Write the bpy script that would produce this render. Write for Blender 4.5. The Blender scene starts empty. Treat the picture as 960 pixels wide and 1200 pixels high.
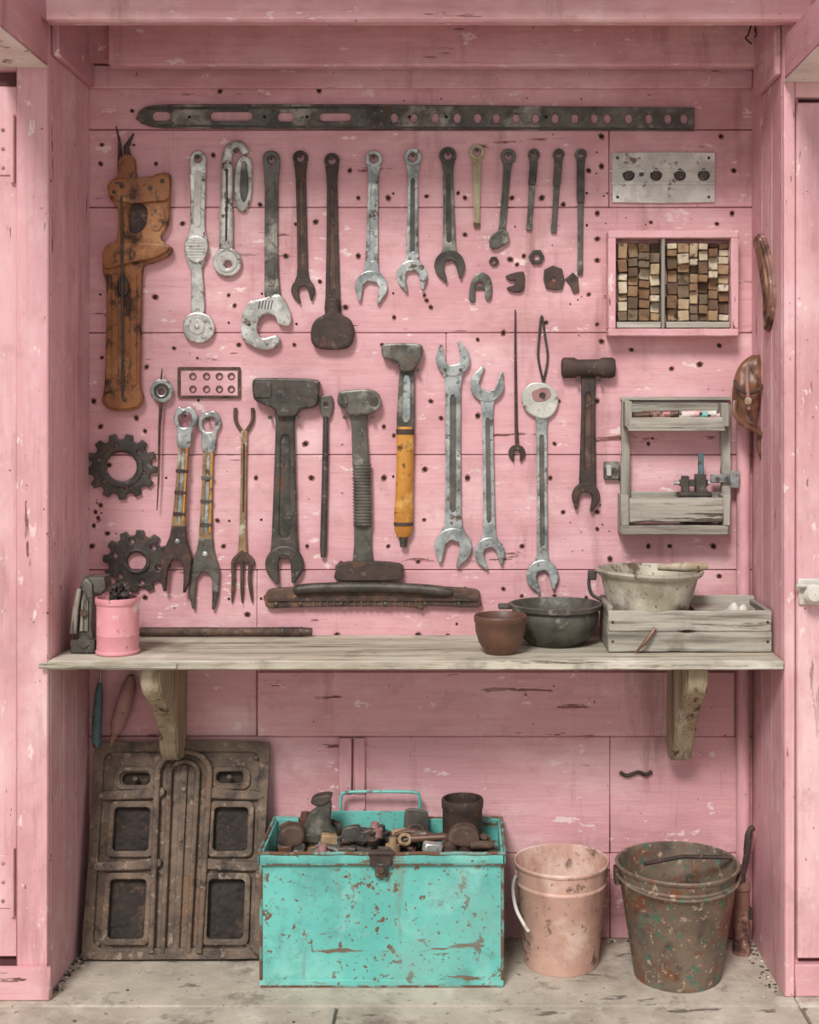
import bpy, bmesh, math, random
from mathutils import Vector, Matrix
from mathutils import noise as mn
random.seed(7)
K=0.0025; C=3.77; H=1.55; VX=540; VY=480
def F(d): return (C-d)/C
def W(px,py,d): return Vector(((px-VX)*K*F(d), -d, H+(VY-py)*K*F(d)))
def X(px,d=0): return (px-VX)*K*F(d)
def Z(py,d=0): return H+(VY-py)*K*F(d)
def lin(c):
    r=[]
    for v in c:
        v=v/255.0
        r.append(v/12.92 if v<=0.04045 else ((v+0.055)/1.055)**2.4)
    return (r[0],r[1],r[2],1)

# ---------------------------------------------------------------- materials
# layer = (colour, scale, lo, hi, stretch(None|False|tuple), strength)
def mat(name,a,b,layers=(),st=(1,1,1),scale=8,rough=.7,metal=0.0,bump=.3,bs=None,bdist=.002,chipdepth=.35):
    m=bpy.data.materials.new(name); m.use_nodes=True
    n=m.node_tree; N=n.nodes; L=n.links; P=N['Principled BSDF']
    geo=N.new('ShaderNodeNewGeometry')
    def mapped(s):
        mp=N.new('ShaderNodeMapping'); mp.inputs['Scale'].default_value=s
        L.new(geo.outputs['Position'],mp.inputs['Vector']); return mp.outputs[0]
    base=mapped(st)
    def noise(sc,vec,det=5,off=0,ro=.6):
        t=N.new('ShaderNodeTexNoise'); t.inputs['Scale'].default_value=sc
        t.inputs['Detail'].default_value=det; t.inputs['Roughness'].default_value=ro
        if off:
            ad=N.new('ShaderNodeVectorMath'); ad.operation='ADD'; ad.inputs[1].default_value=(off*3.1,off*1.7,off*2.3)
            L.new(vec,ad.inputs[0]); vec=ad.outputs[0]
        L.new(vec,t.inputs['Vector']); return t.outputs['Fac']
    def ramp(fac,lo,hi,mx=1.0):
        r=N.new('ShaderNodeMapRange'); r.inputs['From Min'].default_value=lo; r.inputs['From Max'].default_value=hi; r.inputs['To Max'].default_value=mx
        L.new(fac,r.inputs['Value']); return r.outputs['Result']
    def mix(f,A,Bc):
        x=N.new('ShaderNodeMix'); x.data_type='RGBA'; L.new(f,x.inputs[0])
        for s,i in((A,6),(Bc,7)):
            if isinstance(s,tuple): x.inputs[i].default_value=s
            else: L.new(s,x.inputs[i])
        return x.outputs[2]
    n1=noise(scale,base)
    col=mix(ramp(n1,.36,.64),lin(a),lin(b))
    k=1; mask=None
    for ly in layers:
        c,sc,lo,hi=ly[:4]; stc=ly[4] if len(ly)>4 else None; stg=ly[5] if len(ly)>5 else 1.0
        k+=1
        vec=geo.outputs['Position'] if not stc else (base if stc is True else mapped(stc))
        f=ramp(noise(sc,vec,6,k,.66),lo,hi,stg)
        col=mix(f,col,lin(c))
        if mask is None: mask=f
    L.new(col,P.inputs['Base Color'])
    P.inputs['Roughness'].default_value=rough; P.inputs['Metallic'].default_value=metal
    if mask is not None:
        r=N.new('ShaderNodeMapRange'); r.inputs['To Min'].default_value=rough; r.inputs['To Max'].default_value=.9
        L.new(mask,r.inputs['Value']); L.new(r.outputs[0],P.inputs['Roughness'])
    if metal>0 and mask is not None:
        r=N.new('ShaderNodeMapRange'); r.inputs['To Min'].default_value=metal; r.inputs['To Max'].default_value=0.05
        L.new(mask,r.inputs['Value']); L.new(r.outputs[0],P.inputs['Metallic'])
    if bump:
        bn=N.new('ShaderNodeBump'); bn.inputs['Strength'].default_value=bump; bn.inputs['Distance'].default_value=bdist
        n3=noise(bs or scale*4,base,7,9,.7)
        hsrc=n3
        if mask is not None:
            s=N.new('ShaderNodeMath'); s.operation='SUBTRACT'; L.new(n3,s.inputs[0])
            s2=N.new('ShaderNodeMath'); s2.operation='MULTIPLY'; s2.inputs[1].default_value=chipdepth; L.new(mask,s2.inputs[0])
            L.new(s2.outputs[0],s.inputs[1]); hsrc=s.outputs[0]
        L.new(hsrc,bn.inputs['Height']); L.new(bn.outputs[0],P.inputs['Normal'])
    return m
pa=(221,169,174); pb=(209,155,161)
def pink(name,ax,a=pa,b=pb,wear=1.0):
    def s(v): return tuple(v if i==ax else 1 for i in range(3))
    w=(1-wear)*.03
    return mat(name,a,b,[
        ((118,76,70),22,.66+w,.675+w,s(.14)),            # thin dark cracks / peeled paint
        ((190,130,138),80,.50,.68,s(.05),.42),           # wood grain lines
        ((236,202,203),5,.50,.68,s(.5),.6),              # faded paint
        ((176,116,120),2.6,.50,.68,s(.7),.55),           # grime
        ((112,74,66),50,.668+w,.682+w),                   # tiny chips
        ((234,210,207),26,.63,.66,s(.5),.8),             # primer showing
        ((192,146,146),11,.55,.67,None,.6),              # dull scuffs
        ((150,104,98),9,.575,.70,(1,1,.14),.55),         # dirt runs
        ],st=s(.10),scale=7,rough=.56,bump=.65,bs=30,bdist=.004,chipdepth=.5)
PH=pink('pink_paint_h',0); PV=pink('pink_paint_v',2); PY=pink('pink_paint_y',1,(210,158,163),(194,140,146))
PD=pink('pink_paint_door',2,(224,178,181),(213,163,168))
PR=mat('pale_underside',(226,216,208),(206,190,180),[((120,96,86),14,.60,.66)],scale=9)
STEEL=mat('worn_steel',(214,212,206),(152,150,144),[((92,76,63),26,.56,.63),((232,232,227),14,.54,.66),((104,98,91),60,.56,.64,None,.75)],scale=16,rough=.32,metal=.5,bump=.4)
STEELB=mat('blue_steel',(188,192,190),(124,128,127),[((94,78,65),24,.58,.64),((214,216,212),12,.54,.66),((86,83,78),60,.57,.64,None,.75)],scale=20,rough=.32,metal=.5,bump=.35)
GALV=mat('galvanised_sheet',(208,206,198),(176,174,166),[((120,104,90),20,.60,.65),((226,224,216),8,.53,.66),((140,132,122),60,.57,.66,None,.6)],scale=14,rough=.5,metal=.2,bump=.3)
DARK=mat('dark_iron',(86,80,74),(58,53,49),[((94,72,58),20,.58,.66),((128,121,112),44,.59,.67,None,.7)],scale=22,rough=.48,metal=.35,bump=.6)
RUST=mat('rusty_iron',(102,78,65),(70,54,47),[((128,89,64),18,.57,.68),((54,44,41),9,.54,.66),((142,124,109),50,.6,.67,None,.6)],scale=26,rough=.72,metal=.12,bump=.8)
DRUST=mat('deep_rust',(78,59,52),(54,44,41),[((106,73,55),16,.58,.68),((124,110,99),50,.60,.67,None,.6)],scale=26,rough=.66,metal=.12,bump=.8)
GREENG=mat('oxidised_steel',(110,106,98),(72,68,62),[((100,80,65),16,.59,.66),((158,154,145),9,.54,.66),((58,52,47),50,.56,.65,None,.7)],scale=16,rough=.42,metal=.35,bump=.4)
CHAN=mat('channel_dark',(104,99,92),(72,67,62),scale=20,rough=.7)  # darker grey for the floors of tool channels and the punched plate backing
ORW=mat('orange_brown_enamel',(156,101,58),(124,76,43),[((70,49,39),11,.52,.61),((182,133,90),7,.55,.67),((56,41,35),40,.56,.64,None,.8)],st=(1,1,.35),scale=12,rough=.48,bump=.6)
YEW=mat('yellow_handle_paint',(202,144,58),(174,112,42),[((96,66,42),16,.59,.64),((214,172,92),9,.55,.68),((120,84,48),40,.57,.66,None,.6)],st=(1,1,.35),scale=12,rough=.45,bump=.5)
BRS=mat('worn_brass',(164,136,100),(122,100,76),[((146,92,60),26,.55,.61),((188,184,168),12,.54,.62)],scale=20,rough=.5,metal=.3,bump=.4)
OLIVE=mat('olive_brass',(184,174,144),(152,138,108),[((92,74,56),22,.59,.65)],scale=16,rough=.5,metal=.25)
def wood(name,a,b,ax,dark=(84,76,67),light=(198,193,182),scale=16):
    def s(v): return tuple(v if i==ax else 1 for i in range(3))
    return mat(name,a,b,[(dark,26,.60,.64,s(.05)),(dark,70,.50,.64,s(.04),.7),(light,6,.52,.68,s(.2),.8),((110,98,86),5,.55,.68,None,.6)],st=s(.08),scale=scale,rough=.85,bump=.9,bs=44,bdist=.003,chipdepth=.7)
GW=wood('grey_wood',(176,170,158),(138,132,121),0)
GWV=wood('grey_wood_v',(166,161,149),(128,122,112),2)
GWY=wood('grey_wood_y',(160,153,141),(120,113,104),1)
SW=wood('shelf_wood',(190,181,164),(156,147,129),0,(92,80,67),(214,207,194),14)
TW=wood('bracket_wood',(174,157,131),(140,124,99),2,(84,67,52),(200,187,165),12)
TQ=mat('turquoise_paint',(112,194,184),(96,177,168),[((110,82,64),26,.595,.618),((154,208,199),5,.52,.68,None,.7),((116,90,72),80,.62,.642),((88,150,143),8,.54,.68,None,.8),((114,98,82),22,.618,.635,(.15,1,1)),((128,160,150),3,.53,.66,None,.5),((120,118,100),10,.58,.68,(1,1,.15),.6)],scale=5,rough=.45,bump=.35,bs=30)
RIM=mat('rust_edge_turquoise',(104,166,158),(112,122,108),[((104,74,57),18,.47,.54)],scale=16,rough=.7)
PB=mat('peach_bucket_paint',(208,168,152),(188,147,133),[((112,89,76),12,.58,.635),((222,196,184),6,.52,.66),((130,104,90),60,.61,.66),((160,122,106),9,.55,.66,(1,1,.2),.6)],scale=8,rough=.6,bump=.5)
OB=mat('old_bucket_paint',(130,112,96),(98,85,74),[((78,116,97),30,.58,.61),((124,78,55),12,.54,.62),((174,151,134),50,.59,.63),((64,56,51),16,.56,.66,None,.7)],scale=12,rough=.5,metal=.15,bump=.8)
TER=mat('terracotta',(108,74,58),(84,58,46),[((70,50,41),14,.56,.66)],scale=12,rough=.45,bump=.4)
IB=mat('iron_bowl',(98,94,87),(66,62,57),[((134,128,116),14,.56,.64)],scale=18,rough=.55,metal=.25,bump=.6)
ZB=mat('zinc_bowl',(180,172,154),(145,137,119),[((100,81,63),11,.55,.63),((202,196,182),5,.52,.66),((110,95,80),50,.59,.655)],scale=10,rough=.55,metal=.12,bump=.4)
LE=mat('brown_leather',(128,88,64),(94,63,47),[((64,44,35),12,.56,.66),((170,130,102),8,.56,.68)],scale=12,rough=.40,bump=.5)
BARK=mat('sheath_leather',(154,114,100),(118,86,75),[((82,58,49),10,.54,.63),((182,142,128),20,.58,.66)],scale=10,rough=.55,bump=.5)
PHD=mat('dusty_pink_handle',(176,134,130),(146,106,102),[((92,66,60),16,.56,.64)],scale=12,rough=.6,bump=.4)
PAN=mat('cast_iron_plate',(122,103,88),(88,73,63),[((130,100,78),9,.55,.68),((64,54,48),12,.54,.66),((156,138,121),34,.58,.65,None,.8),((52,43,38),60,.57,.66,None,.6)],scale=14,rough=.6,metal=.15,bump=1.0,bdist=.004)
PAND=mat('recess_dark',(62,52,46),(42,36,33),[((92,74,62),22,.56,.66)],scale=20,rough=.8,bump=1.0,bdist=.006)  # darker brown for the sunken areas of the stove plate
CAN=mat('pink_tin',(220,152,158),(204,132,140),[((130,92,82),14,.58,.62),((230,198,196),7,.55,.64)],scale=8,rough=.5)
HOLE=mat('hole_dark',(54,36,33),(36,25,23),scale=20,rough=1,bump=0)
RING=mat('hole_rust_ring',(168,116,112),(130,86,80),scale=60,rough=.9,bump=0)
CON=mat('concrete',(192,180,165),(166,154,140),[((122,109,97),2.4,.52,.66,None,.65),((106,95,85),40,.625,.67,None,.8),((208,198,185),7,.54,.68,None,.8),((108,96,85),9,.57,.66,None,.6),((84,74,66),14,.63,.65,(.3,1,1),.8)],scale=6,rough=.88,bump=.8,bs=50,bdist=.004)
SEAM=mat('concrete_seam',(98,86,77),(76,66,60),scale=20,rough=1)
WHITE=mat('chalky_white',(218,213,204),(194,187,178),[((120,98,86),16,.6,.66)],scale=12,rough=.6)
TEALH=mat('teal_handle',(92,122,126),(64,90,94),[((80,64,54),20,.57,.64)],scale=16,rough=.6)
BL=[mat('block_%d'%i,a,b,[((84,66,51),30,.57,.66)],scale=30,rough=.85,bump=.6) for i,(a,b) in enumerate([((190,168,138),(160,138,108)),((138,104,76),(110,82,60)),((112,86,66),(86,66,52)),((170,140,108),(144,116,88)),((208,194,170),(180,164,140)),((128,108,88),(102,86,70)),((150,118,88),(122,94,68))])]
GAP=mat('gap_dark',(110,68,68),(84,52,52),scale=10,rough=1,bump=0)

# ---------------------------------------------------------------- builder
class B:
    def __init__(s,name): s.name=name; s.bm=bmesh.new(); s.mats=[]
    def mi(s,m):
        if m not in s.mats: s.mats.append(m)
        return s.mats.index(m)
    def addmesh(s,me,m):
        k=len(s.bm.faces); s.bm.from_mesh(me); s.bm.faces.ensure_lookup_table(); i=s.mi(m)
        for f in s.bm.faces[k:]: f.material_index=i
        bpy.data.meshes.remove(me)
    def addbm(s,t,m,mtx=None):
        if mtx is not None: bmesh.ops.transform(t,matrix=mtx,verts=t.verts)
        bmesh.ops.recalc_face_normals(t,faces=t.faces)
        me=bpy.data.meshes.new('t'); t.to_mesh(me); t.free(); s.addmesh(me,m)
    def box(s,x0,x1,y0,y1,z0,z1,m,bev=.002,rot=None,seg=1):
        t=bmesh.new(); bmesh.ops.create_cube(t,size=1)
        sx,sy,sz=abs(x1-x0),abs(y1-y0),abs(z1-z0)
        bmesh.ops.scale(t,vec=(sx,sy,sz),verts=t.verts)
        bev=min(bev,.4*min(sx,sy,sz))
        if bev>0: bmesh.ops.bevel(t,geom=t.edges[:],offset=bev,segments=seg,affect='EDGES',profile=.5)
        M=Matrix.Translation(((x0+x1)/2,(y0+y1)/2,(z0+z1)/2))
        if rot is not None: M=M@rot
        s.addbm(t,m,M)
    def rough(s,x0,x1,y0,y1,z0,z1,m,amp=.0015,step=.02,bev=.003,notch=.0,seed=0):
        "weathered board: subdivided box with worn, slightly irregular edges"
        t=bmesh.new(); bmesh.ops.create_cube(t,size=1)
        S=(x1-x0,y1-y0,z1-z0)
        bmesh.ops.scale(t,vec=S,verts=t.verts)
        bmesh.ops.bevel(t,geom=t.edges[:],offset=min(bev,.3*min(S)),segments=1,affect='EDGES')
        ax=S.index(max(S)); nn=max(2,int(S[ax]/step))
        for i in range(1,nn):
            co=[0,0,0]; co[ax]=-S[ax]/2+S[ax]*i/nn; no=[0,0,0]; no[ax]=1
            bmesh.ops.bisect_plane(t,geom=t.verts[:]+t.edges[:]+t.faces[:],plane_co=co,plane_no=no)
        c=Vector(((x0+x1)/2,(y0+y1)/2,(z0+z1)/2))
        for v in t.verts:
            q=v.co+c+Vector((seed,0,0))
            n_=mn.noise_vector(q*22)*amp+mn.noise_vector(q*90)*amp*.5
            n_[ax]=0
            if notch:
                k_=mn.noise(q*14)
                if k_>.22: n_-= (v.co-Vector([v.co[i] if i==ax else 0 for i in range(3)])).normalized()*notch*(k_-.22)*3
            v.co+=n_
        s.addbm(t,m,Matrix.Translation(c))
    def pbox(s,px0,px1,py0,py1,d0,d1,m,bev=.002,rz=0):
        s.box(X(px0,d1),X(px1,d1),-d1,-d0,Z(py1,d1),Z(py0,d1),m,bev,Matrix.Rotation(math.radians(rz),4,'Y') if rz else None)
    def prough(s,px0,px1,py0,py1,d0,d1,m,amp=.0015,notch=.003):
        s.rough(X(px0,d1),X(px1,d1),-d1,-d0,Z(py1,d1),Z(py0,d1),m,amp,.012,.0025,notch)
    def plate(s,loops,d0,t,m,bev=.0015,fd=None):
        fd=d0+t if fd is None else fd
        f=F(fd)
        cu=bpy.data.curves.new('c','CURVE'); cu.dimensions='2D'; cu.fill_mode='BOTH'
        bev=min(bev,t*.45)
        cu.extrude=max(t/2-bev,.0001); cu.bevel_depth=bev; cu.offset=-bev; cu.bevel_resolution=1
        for lp in loops:
            sp=cu.splines.new('POLY'); sp.points.add(len(lp)-1)
            for i,(px,py) in enumerate(lp): sp.points[i].co=((px-VX)*K*f,H+(VY-py)*K*f,0,1)
            sp.use_cyclic_u=True
        ob=bpy.data.objects.new('c',cu); bpy.context.scene.collection.objects.link(ob)
        dg=bpy.context.evaluated_depsgraph_get()
        me=bpy.data.meshes.new_from_object(ob.evaluated_get(dg))
        me.transform(Matrix(((1,0,0,0),(0,0,-1,-(d0+t/2)),(0,1,0,0),(0,0,0,1))))
        me.materials.clear()
        bpy.data.objects.remove(ob); bpy.data.curves.remove(cu)
        s.addmesh(me,m)
    def tube(s,pts,r,m,seg=10,closed=False,flat=1.0):
        pts=[Vector(p) for p in pts]; n=len(pts)
        if not isinstance(r,(list,tuple)): r=[r]*n
        t=bmesh.new(); rings=[]
        up=None
        for i in range(n):
            if closed: d=pts[(i+1)%n]-pts[i-1]
            else: d=pts[min(i+1,n-1)]-pts[max(i-1,0)]
            d.normalize()
            if up is None:
                up=Vector((0,1,0)) if abs(d.y)<.9 else Vector((0,0,1))
            up=(up-d*up.dot(d))
            if up.length<1e-5: up=Vector((1,0,0))
            up.normalize(); sd=d.cross(up)
            rings.append([t.verts.new(pts[i]+(sd*math.cos(a)+up*math.sin(a)*flat)*r[i]) for a in [2*math.pi*j/seg for j in range(seg)]])
        for i in range(n if closed else n-1):
            A=rings[i];Bq=rings[(i+1)%n]
            for j in range(seg): t.faces.new((A[j],A[(j+1)%seg],Bq[(j+1)%seg],Bq[j]))
        if not closed:
            t.faces.new(rings[0]); t.faces.new(rings[-1])
        s.addbm(t,m)
    def cyl(s,p0,p1,r,m,seg=20,r1=None): s.tube([p0,p1],[r,r if r1 is None else r1],m,seg)
    def lathe(s,c,prof,m,seg=40,mtx=None,closed=True,wob=0):
        t=bmesh.new(); rings=[]
        for (r,z) in prof:
            if r<1e-5: rings.append([t.verts.new((0,0,z))])
            else: rings.append([t.verts.new((r*math.cos(a)*(1+wob*math.sin(2*a+1)),r*math.sin(a)*(1+wob*math.sin(3*a)),z+(wob*r*math.sin(2*a+.5)*.5 if z>.004 else 0))) for a in [2*math.pi*j/seg for j in range(seg)]])
        for i in range(len(rings)-1):
            A=rings[i];Q=rings[i+1]
            for j in range(seg):
                k=(j+1)%seg
                if len(A)==1 and len(Q)==1: continue
                if len(A)==1: t.faces.new((A[0],Q[j],Q[k]))
                elif len(Q)==1: t.faces.new((A[j],A[k],Q[0]))
                else: t.faces.new((A[j],A[k],Q[k],Q[j]))
        M=Matrix.Translation(c)
        if mtx is not None: M=M@mtx
        s.addbm(t,m,M)
    def sphere(s,c,r,m,sc=(1,1,1),seg=14):
        t=bmesh.new(); bmesh.ops.create_uvsphere(t,u_segments=seg,v_segments=max(6,seg//2+1),radius=r)
        s.addbm(t,m,Matrix.Translation(c)@Matrix.Diagonal((*sc,1)))
    def done(s,parent=None,ang=38):
        me=bpy.data.meshes.new(s.name)
        vs=[v.co for v in s.bm.verts]
        c=Vector(((min(v.x for v in vs)+max(v.x for v in vs))/2,(min(v.y for v in vs)+max(v.y for v in vs))/2,min(v.z for v in vs)))
        bmesh.ops.translate(s.bm,vec=-c,verts=s.bm.verts)
        s.bm.to_mesh(me); s.bm.free()
        for m in s.mats: me.materials.append(m)
        me.polygons.foreach_set('use_smooth',[True]*len(me.polygons))
        me.set_sharp_from_angle(angle=math.radians(ang))
        ob=bpy.data.objects.new(s.name,me); ob.location=c
        bpy.context.scene.collection.objects.link(ob)
        if parent is not None:
            bpy.context.view_layer.update()
            ob.parent=parent; ob.matrix_parent_inverse=parent.matrix_world.inverted()
        return ob

def circ(cx,cy,r,n=28,ry=None): 
    ry=r if ry is None else ry
    return [(cx+r*math.cos(2*math.pi*i/n),cy+ry*math.sin(2*math.pi*i/n)) for i in range(n)]
def rect(x0,x1,y0,y1,r=0):
    if r<=0: return [(x0,y0),(x1,y0),(x1,y1),(x0,y1)]
    o=[]
    for cx,cy,a0 in((x1-r,y0+r,-90),(x1-r,y1-r,0),(x0+r,y1-r,90),(x0+r,y0+r,180)):
        for k in range(5):
            a=math.radians(a0+k*22.5); o.append((cx+r*math.cos(a),cy+r*math.sin(a)))
    return o
def cr(p,n=5):
    o=[];L=len(p)
    for i in range(L):
        a,b,c,d=p[i-1],p[i],p[(i+1)%L],p[(i+2)%L]
        for k in range(n):
            t=k/n
            o.append(tuple(.5*(2*b[j]+(c[j]-a[j])*t+(2*a[j]-5*b[j]+4*c[j]-d[j])*t*t+(3*b[j]-a[j]-3*c[j]+d[j])*t**3) for j in (0,1)))
    return o
def cro(p,n=5):
    p=[tuple(q) for q in p]; o=[];L=len(p)
    for i in range(L-1):
        a,b,c,d=p[max(i-1,0)],p[i],p[i+1],p[min(i+2,L-1)]
        for k in range(n):
            t=k/n
            o.append(tuple(.5*(2*b[j]+(c[j]-a[j])*t+(2*a[j]-5*b[j]+4*c[j]-d[j])*t*t+(3*b[j]-a[j]-3*c[j]+d[j])*t**3) for j in range(len(b))))
    o.append(p[-1]); return o
def jaw(cx,cy,r,dx,dy,w=.42,dep=.32,asym=1.0):
    vx,vy=-dy,dx; P=[]
    a0=math.asin(min(.95,w+.27))
    for i in range(25):
        a=a0+(2*math.pi-2*a0)*i/24
        P.append((r*math.cos(a),r*math.sin(a)))
    P+= [(r*1.0*asym,-r*(w+.16)),(r*.96*asym,-r*w),(-.05*r,-w*r),(-dep*r,-w*.55*r),(-dep*r,w*.55*r),(-.05*r,w*r),(r*.96,w*r),(r*1.0,r*(w+.16))]
    return [(cx+u*dx+v*vx,cy+u*dy+v*vy) for u,v in P]
def rot2(dx,dy,a):
    a=math.radians(a); return dx*math.cos(a)-dy*math.sin(a),dx*math.sin(a)+dy*math.cos(a)
def shaft(A,Q,ws):
    dx,dy=Q[0]-A[0],Q[1]-A[1]; l=math.hypot(dx,dy); ux,uy=dx/l,dy/l; vx,vy=-uy,ux
    Lh=[];R=[]
    for t,w in ws:
        x,y=A[0]+dx*t,A[1]+dy*t
        Lh.append((x+vx*w/2,y+vy*w/2)); R.append((x-vx*w/2,y-vy*w/2))
    return Lh+R[::-1]
nails=[]
D0=.0008
def wrench(name,A,Q,rt,rb,kt,kb,w0,w1,m,t=.012,at=0,ab=0,slot=True,chan=None,wt=.42,wb=.42,m2=None):
    o=B(name)
    dx,dy=Q[0]-A[0],Q[1]-A[1]; l=math.hypot(dx,dy); ux,uy=dx/l,dy/l
    s=(A[0]+ux*rt*.75,A[1]+uy*rt*.75) if kt else A
    e=(Q[0]-ux*rb*.62,Q[1]-uy*rb*.62) if kb else Q
    ws=[(0,w0*(1.35 if kt else 1)),(.05,w0*1.12),(.12,w0),(.5,(w0+w1)/2*.96),(.86,w1),(.94,w1*1.15),(1,w1*(1.7 if kb=='open' else 1.2 if kb else 1))]
    loops=[shaft(s,e,ws)]
    if slot:
        a=(s[0]+(e[0]-s[0])*.14,s[1]+(e[1]-s[1])*.14); b=(s[0]+(e[0]-s[0])*.86,s[1]+(e[1]-s[1])*.86)
        sl=shaft(a,b,[(0,w0*.15),(.03,w0*.38),(.97,w1*.38),(1,w1*.15)])
        loops.append(sl)
        o.plate([shaft(a,b,[(-.01,w0*.6),(1.01,w1*.6)])],D0,t*.55,chan or m,0)
    o.plate(loops,D0,t*.8,m2 or m,.0018)
    for (c,r,k,dr,an,w) in((A,rt,kt,(-ux,-uy),at,wt),(Q,rb,kb,(ux,uy),ab,wb)):
        if k=='ring':
            o.plate([circ(c[0],c[1],r),circ(c[0],c[1],r*.52,6 if r>12 else 16)],D0,t,m,.002)
        elif k=='disc':
            o.plate([circ(c[0],c[1],r)],D0,t*1.15,m,.003)
        elif k=='open':
            ddx,ddy=rot2(dr[0],dr[1],an)
            o.plate([jaw(c[0],c[1],r,ddx,ddy,w)],D0,t*1.05,m,.0025)
    if kt=='ring': nails.append((A[0],A[1]-1,t))
    return o

# ---------------------------------------------------------------- room shell
XL=X(105); XR=X(881); DF=.355; ZT=2.72
w=B('wall_back')
w.box(XL-.12,XR+.12,.024,.08,0,ZT,GAP,0)
rows=[-10,100,152,243,390,533,668,863,1000,1101]
joints={0:[],1:[],2:[714],3:[],4:[523],5:[],6:[301],7:[413,715],8:[413,715]}
for i in range(len(rows)-1):
    xs=[100]+joints[i]+[886]
    for a,b in zip(xs[:-1],xs[1:]):
        off=random.uniform(0,.0012)
        w.box(X(a)+(.0008 if a>101 else 0),X(b)-(.0008 if b<885 else 0),off,.024,max(0,Z(rows[i+1]))+.0010,min(Z(rows[i]),ZT)-.0010,PH,.0022)
wb=w.done()
t=B('trim_1')
t.rough(X(302,.014),X(861,.014),-.014,-.0005,Z(863,.014),Z(788,.014),PH,.0008,.03,.002)
t.done()
t=B('trim_2')
t.pbox(397,412,865,931,0.0005,.012,PV,.002); t.pbox(415,428,865,931,0.0005,.012,PV,.002)
t.pbox(397,428,931,1100,0.0005,.008,PV,.002)
t.done()
t=B('trim_3'); t.rough(XL+.001,XR-.001,-.018,-.0006,Z(103,.018),Z(76,.018),PH,.0008,.03,.003); t.done()
def sidewall(name,x0,x1):
    o=B(name)
    ys=[0,.13,.245,DF] 
    for a,b in zip(ys[:-1],ys[1:]): o.box(x0,x1,-b+.0008,-a-.0008,0,ZT,PV,.0025)
    o.box(x0+.004,x1-.004,-DF+.01,-.001,0,ZT,GAP,0)
    return o.done()
sidewall('wall_left',XL-.045,XL); sidewall('wall_right',XR,XR+.045)
f=B('wall_front_left')
f.box(XL-.085,XL-.0005,-DF-.022,-DF,0,ZT,PV,.004)
f.box(XL-1.6,XL-.0855,-DF+.01,-DF+.04,0,ZT,GAP,0)
f.box(XL-1.6,XL-.0855,-DF-.02,-DF+.012,Z(84,DF),ZT,PH,.003)
f.box(XL-1.6,XL+.012,-DF-.045,-DF-.0225,0,.085,PH,.004)
f.done()
f=B('wall_front_right')
f.box(XR+.0005,XR+.03,-DF-.022,-DF,0,ZT,PV,.004)
f.box(XR+.0305,XR+1.6,-DF+.01,-DF+.04,0,ZT,GAP,0)
f.box(XR+.0305,XR+1.6,-DF-.02,-DF+.012,Z(116,DF),ZT,PH,.003)
f.box(XR+.0305,XR+1.6,-DF-.02,-DF+.012,0,.085,PH,.003)
f.done()
def door(name,x0,x1,ztop,sgn):
    o=B(name)
    lo,hi=min(x0,x1),max(x0,x1)
    n=9; wd=(hi-lo)/n
    for k in range(n): o.box(lo+k*wd+.0012,lo+(k+1)*wd-.0012,-DF-.006,-DF+.008,.1,ztop-.004,PD,.003)
    if sgn>0: o.box(lo+.002,lo+.075,-DF-.018,-DF-.0062,.1,ztop-.004,PD,.004)
    for zz in (.16,1.25,ztop-.1): o.box(lo+.08 if sgn>0 else lo,hi if sgn>0 else hi-.13,-DF-.0175,-DF-.0062,zz-.05,zz+.05,PD,.004)
    return o
d=door('door_1',XL-1.2,XL-.0865,Z(100,DF),-1)
for zz in (.30,2.24):
    xh=XL-.092
    d.box(xh-.055,xh-.010,-DF-.010,-DF-.0062,zz-.07,zz+.07,PD,.002)
    d.cyl((xh-.006,-DF-.012,zz-.09),(xh-.006,-DF-.012,zz+.09),.006,PD,10)
    for q in(-.05,0,.05): d.sphere((xh-.032,-DF-.011,zz+q),.005,PHD,(1,.5,1))
d.done()
d=door('door_2',XR+.032,XR+1.2,Z(120,DF),1)
zk=Z(694,DF+.03); xk=X(950,DF+.03)
d.box(xk-.03,xk+.03,-DF-.026,-DF-.018,zk-.035,zk+.035,WHITE,.004)
d.lathe((xk,-DF-.026,zk),[(.001,.05),(.018,.048),(.026,.036),(.022,.02),(.012,.012),(.012,0)],WHITE,20,Matrix.Rotation(math.pi/2,4,'X'))
d.cyl((xk-.04,-DF-.04,zk+.018),(xk+.04,-DF-.04,zk+.018),.006,GALV,10)
d.done()
c=B('ceiling')
for k in range(6): c.box(XL-1.6,XR+1.6,-.62+k*.12+.001,-.62+(k+1)*.12-.001,ZT,ZT+.03,PH,.002)
c.done()
b=B('beam_front'); b.rough(X(52,.44),X(952,.44),-.44,-.40,Z(25,.44),ZT-.0005,PH,.001,.03,.006); b.done()
b=B('beam_middle'); b.rough(X(126,.12),XR-.0005,-.12,-.08,Z(77,.12),ZT-.0005,PH,.001,.03,.006)
b.box(XL+.0005,XR-.0005,-.078,-.04,Z(66,.12),ZT-.0005,PY,.004); b.done()
b=B('beam_left'); b.box(XL-.13,XL-.0,-1.05,-DF-.0225,Z(118),Z(118)+.12,PY,.006); b.box(XL-.13,XL,-1.05,-DF-.0225,Z(118)-.004,Z(118),PR,.001)
b.box(XL+.0005,XL+.02,-DF,-.019,Z(104),ZT-.001,PY,.004); b.done()
b=B('beam_right'); b.box(XR,XR+.13,-1.05,-DF-.0225,Z(133),Z(133)+.12,PY,.006); b.box(XR,XR+.13,-1.05,-DF-.0225,Z(133)-.004,Z(133),PR,.001)
b.box(XR-.02,XR-.0005,-DF,-.0005-.122,Z(125),ZT-.001,PY,.004); b.done()
o=B('frayed_wire')
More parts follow.
